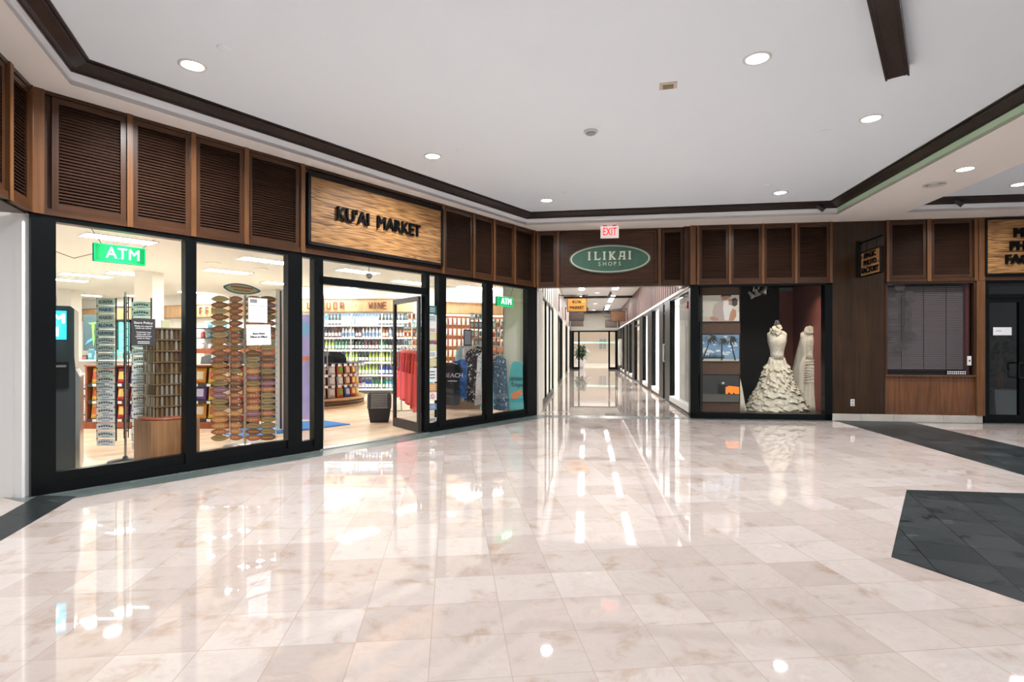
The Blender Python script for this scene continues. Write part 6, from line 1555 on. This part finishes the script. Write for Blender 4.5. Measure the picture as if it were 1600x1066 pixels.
part('slats', a, mat('blind_brown', (0.56, 0.44, 0.41), 0.6), t)
a = MB()
for x in (0.22, 0.5, 0.78): a.box(bw_ * x, bw_ * x + 0.006, -0.02, -0.016, 0, bh)
a.box(0, bw_, -0.02, 0.015, -0.03, -0.012); part('cords', a, WOOD, t)
struct('wall_behind_blind', MB().box(e1, e3, 0.4, 0.44, 0.0, ZB), DKW, P2.at(0), P2.th)
xr = P2.S(1514.5)
solo('red_post', MB().box(-0.02, 0.02, 0, 0.04, 0, zw1 - zw0 - 0.03), mat('post_red', (0.32, 0.05, 0.045), 0.5), 'thin dark red upright at the blinds window\'s edge', 'post', P2.at(xr, 0.05, zw0), P2.th)
t = thing('wall_switch', 'small white switch box on the red upright beside the blinds', 'switch', P2.at(xr, 0.0, P2.Z(1514, 571)), P2.th)
part('plate', MB().box(-0.028, 0.028, -0.005, 0.012, 0, 0.15), WHITE, t); part('rocker', MB().box(-0.01, 0.01, -0.01, -0.005, 0.06, 0.09), BLKPL, t)
# quilt pattern decal on that glass
t = thing('glass_decal', 'grey quilt-like leaf decal on the blinds window, plain wood panel side', 'decal', P2.at(e1 + 0.04, 0.015, 0), P2.th)
a = MB(); zc0 = P2.Z(1410, 500)
for i, (x, z, rx2, rz2) in enumerate([(0.20, 0.56, .085, .085), (0.36, 0.38, .08, .10), (0.33, 0.12, .06, .14), (0.33, -0.12, .06, .14), (0.37, -0.26, .09, .07), (0.22, -0.45, .09, .085), (0.10, 0.30, .08, .05), (0.10, 0.05, .09, .04), (0.12, -0.15, .09, .05), (0.08, -0.32, .07, .03), (0.19, 0.42, .05, .03)]):
    a.ell(x, zc0 + z, rx2, rz2, 0, 0.0015, n=24)
def tint_mat(name, col, f):
    m = bpy.data.materials.new(name); m.use_nodes = True; t = m.node_tree; t.nodes.clear()
    out = t.nodes.new('ShaderNodeOutputMaterial'); tr = t.nodes.new('ShaderNodeBsdfTransparent'); d = t.nodes.new('ShaderNodeBsdfDiffuse'); mx = t.nodes.new('ShaderNodeMixShader')
    d.inputs[0].default_value = (*col, 1); mx.inputs[0].default_value = f
    t.links.new(tr.outputs[0], mx.inputs[1]); t.links.new(d.outputs[0], mx.inputs[2]); t.links.new(mx.outputs[0], out.inputs[0]); return m
part('film', a, tint_mat('decal_film', (0.10, 0.09, 0.09), 0.45), t)
def tiny(a, w, h, M): 
    for k in range(2):
        for i in range(9): a.box(w * (0.05 + i * 0.105), w * (0.12 + i * 0.105), -0.004, -0.002, h * (0.15 + 0.42 * k), h * (0.4 + 0.42 * k), 0, M)
on_glass('window_label', 1479, 1511, 579, 586, 'small black strip of white print at the foot of the blinds window', BLACK, tiny, [PAPER], fr=P2, o=0.012, cat='label')
# photo shop sign and door
w_ = 1.6; zs0, zs1 = P2.Z(1560, 428), P2.Z(1560, 345)
fx0 = P2.S(1535)
fascia('trim_8', P2, e4, e4 + 2.6, [])
t = thing('photo_shop_sign', 'big zebra-wood sign with three lines of black letters over the dark glass door', 'sign', P2.at(fx0, -0.05, 0), P2.th)
part('board', MB().box(0.02, w_ - 0.02, -0.02, 0.04, zs0, zs1), ZEBRA, t); a = MB()
for b_ in ((0, w_, zs0 - 0.025, zs0), (0, w_, zs1, zs1 + 0.025), (0, 0.025, zs0, zs1), (w_ - 0.025, w_, zs0, zs1)): a.box(b_[0], b_[1], -0.035, 0.04, b_[2], b_[3])
part('frame', a, BLACK, t)
a = MB(); ctr = P2.S(1612) - fx0
for k, (l_, xl) in enumerate((('MAGIC', 1577), ('PHOTO', 1571), ('FACTORY', 1564))):
    a.text(l_, 0.20, P2.S(xl) - fx0, P2.Z(1580, 366 + 20.5 * k), -0.04, 0.03, bold=0.008, align='LEFT', sx=0.95)
part('lettering', a, BLACK, t)
t = sempty('door_4', P2.at(e4 + 0.03, 0.03, 0), P2.th); a = MB(); w = 2.3
pX = lambda x: P2.S(x) - e4 - 0.03
a.box(0, 0.07, -0.05, 0.06, 0, ZB); a.box(0, w, -0.05, 0.06, 2.02, 2.08); a.box(0, w, -0.05, 0.06, ZB - 0.04, ZB)
a.box(pX(1541), pX(1546), -0.03, 0.03, 0.02, 2.02); a.box(pX(1593), pX(1601), -0.03, 0.03, 0.02, 2.02); a.box(pX(1546), pX(1593), -0.03, 0.03, 0.02, 0.13); a.box(pX(1546), pX(1593), -0.03, 0.03, 1.95, 2.02); a.box(0, w, -0.05, 0.05, 0, 0.02)
part('door_frame', a, BLACKM, t)
part('glass', MB().box(0.07, w, 0.0, 0.006, 0.13, 2.02).box(0.07, w, 0.0, 0.006, 2.08, ZB - 0.04), DGLASS, t)
z0_, z1_ = P2.Z(1590, 590), P2.Z(1590, 567)
a = MB(); a.path([(pX(1598), -0.03, z0_), (pX(1586), -0.11, z0_), (pX(1586), -0.11, z1_), (pX(1598), -0.03, z1_)], 0.014)
part('door_handle', a, BLACKM, t)
on_glass('door_notice', 1553, 1582, 511.5, 524, 'white card notice on the dark glass door of the photo shop', PAPER, lambda a, w, h, M: a.box(w * 0.15, w * 0.45, -0.004, -0.002, h * 0.5, h * 0.6, 0, M), [mat('faint_ink', (0.4, 0.4, 0.42), 0.7)], fr=P2, o=0.02)
struct('wall_photo_shop', MB().box(e4, e4 + 2.6, 2.2, 2.3, 0, ZB + 0.2).box(e4 - 0.02, e4 + 0.04, 0.2, 2.2, 0, ZB + 0.2), mat('shop_dark', (0.09, 0.09, 0.10), 0.8), P2.at(0), P2.th)
struct('ceiling_photo_shop', MB().box(e4, e4 + 2.6, 0.12, 2.3, ZB + 0.2, ZB + 0.25), mat('shop_dark'  , (0.09, 0.09, 0.10)), P2.at(0), P2.th)
q = P2.off(0.7); q2 = q.at(q.S(1562), 0, 0)
t = thing('planter_reflection', 'palm in a square grey-green pot, standing in for a reflection in the dark glass door', 'plant', (q2.x, q2.y, 0), P2.th)  # mirror image in the door glass, built as a solid plant
part('pot', MB().prism([(-0.17, 0), (0.17, 0), (0.2, 0.5), (-0.2, 0.5)], -0.18, 0.18, 'y'), mat('planter_grey', (0.35, 0.40, 0.36), 0.4), t)
part('fronds', leaves(70, 0.4, 0.7, 1.35, 8, 0.035, 0.6), LEAF, t)['kind'] = 'stuff'
a = MB()
for k in range(4): a.tube((0.02 * k - 0.03, 0, 0.45), (0.05 * k - 0.08, 0.02 * k, 1.1), 0.01, n=6)
part('stem', a, OAK, t)
# low rear wall sections hidden from view keep the daylight out of the shops
struct('wall_daylight_block', MB().box(2.6, CLEN, -3.6, -3.5, 0, 3.4), WHITE, CR.at(0), CR.th)
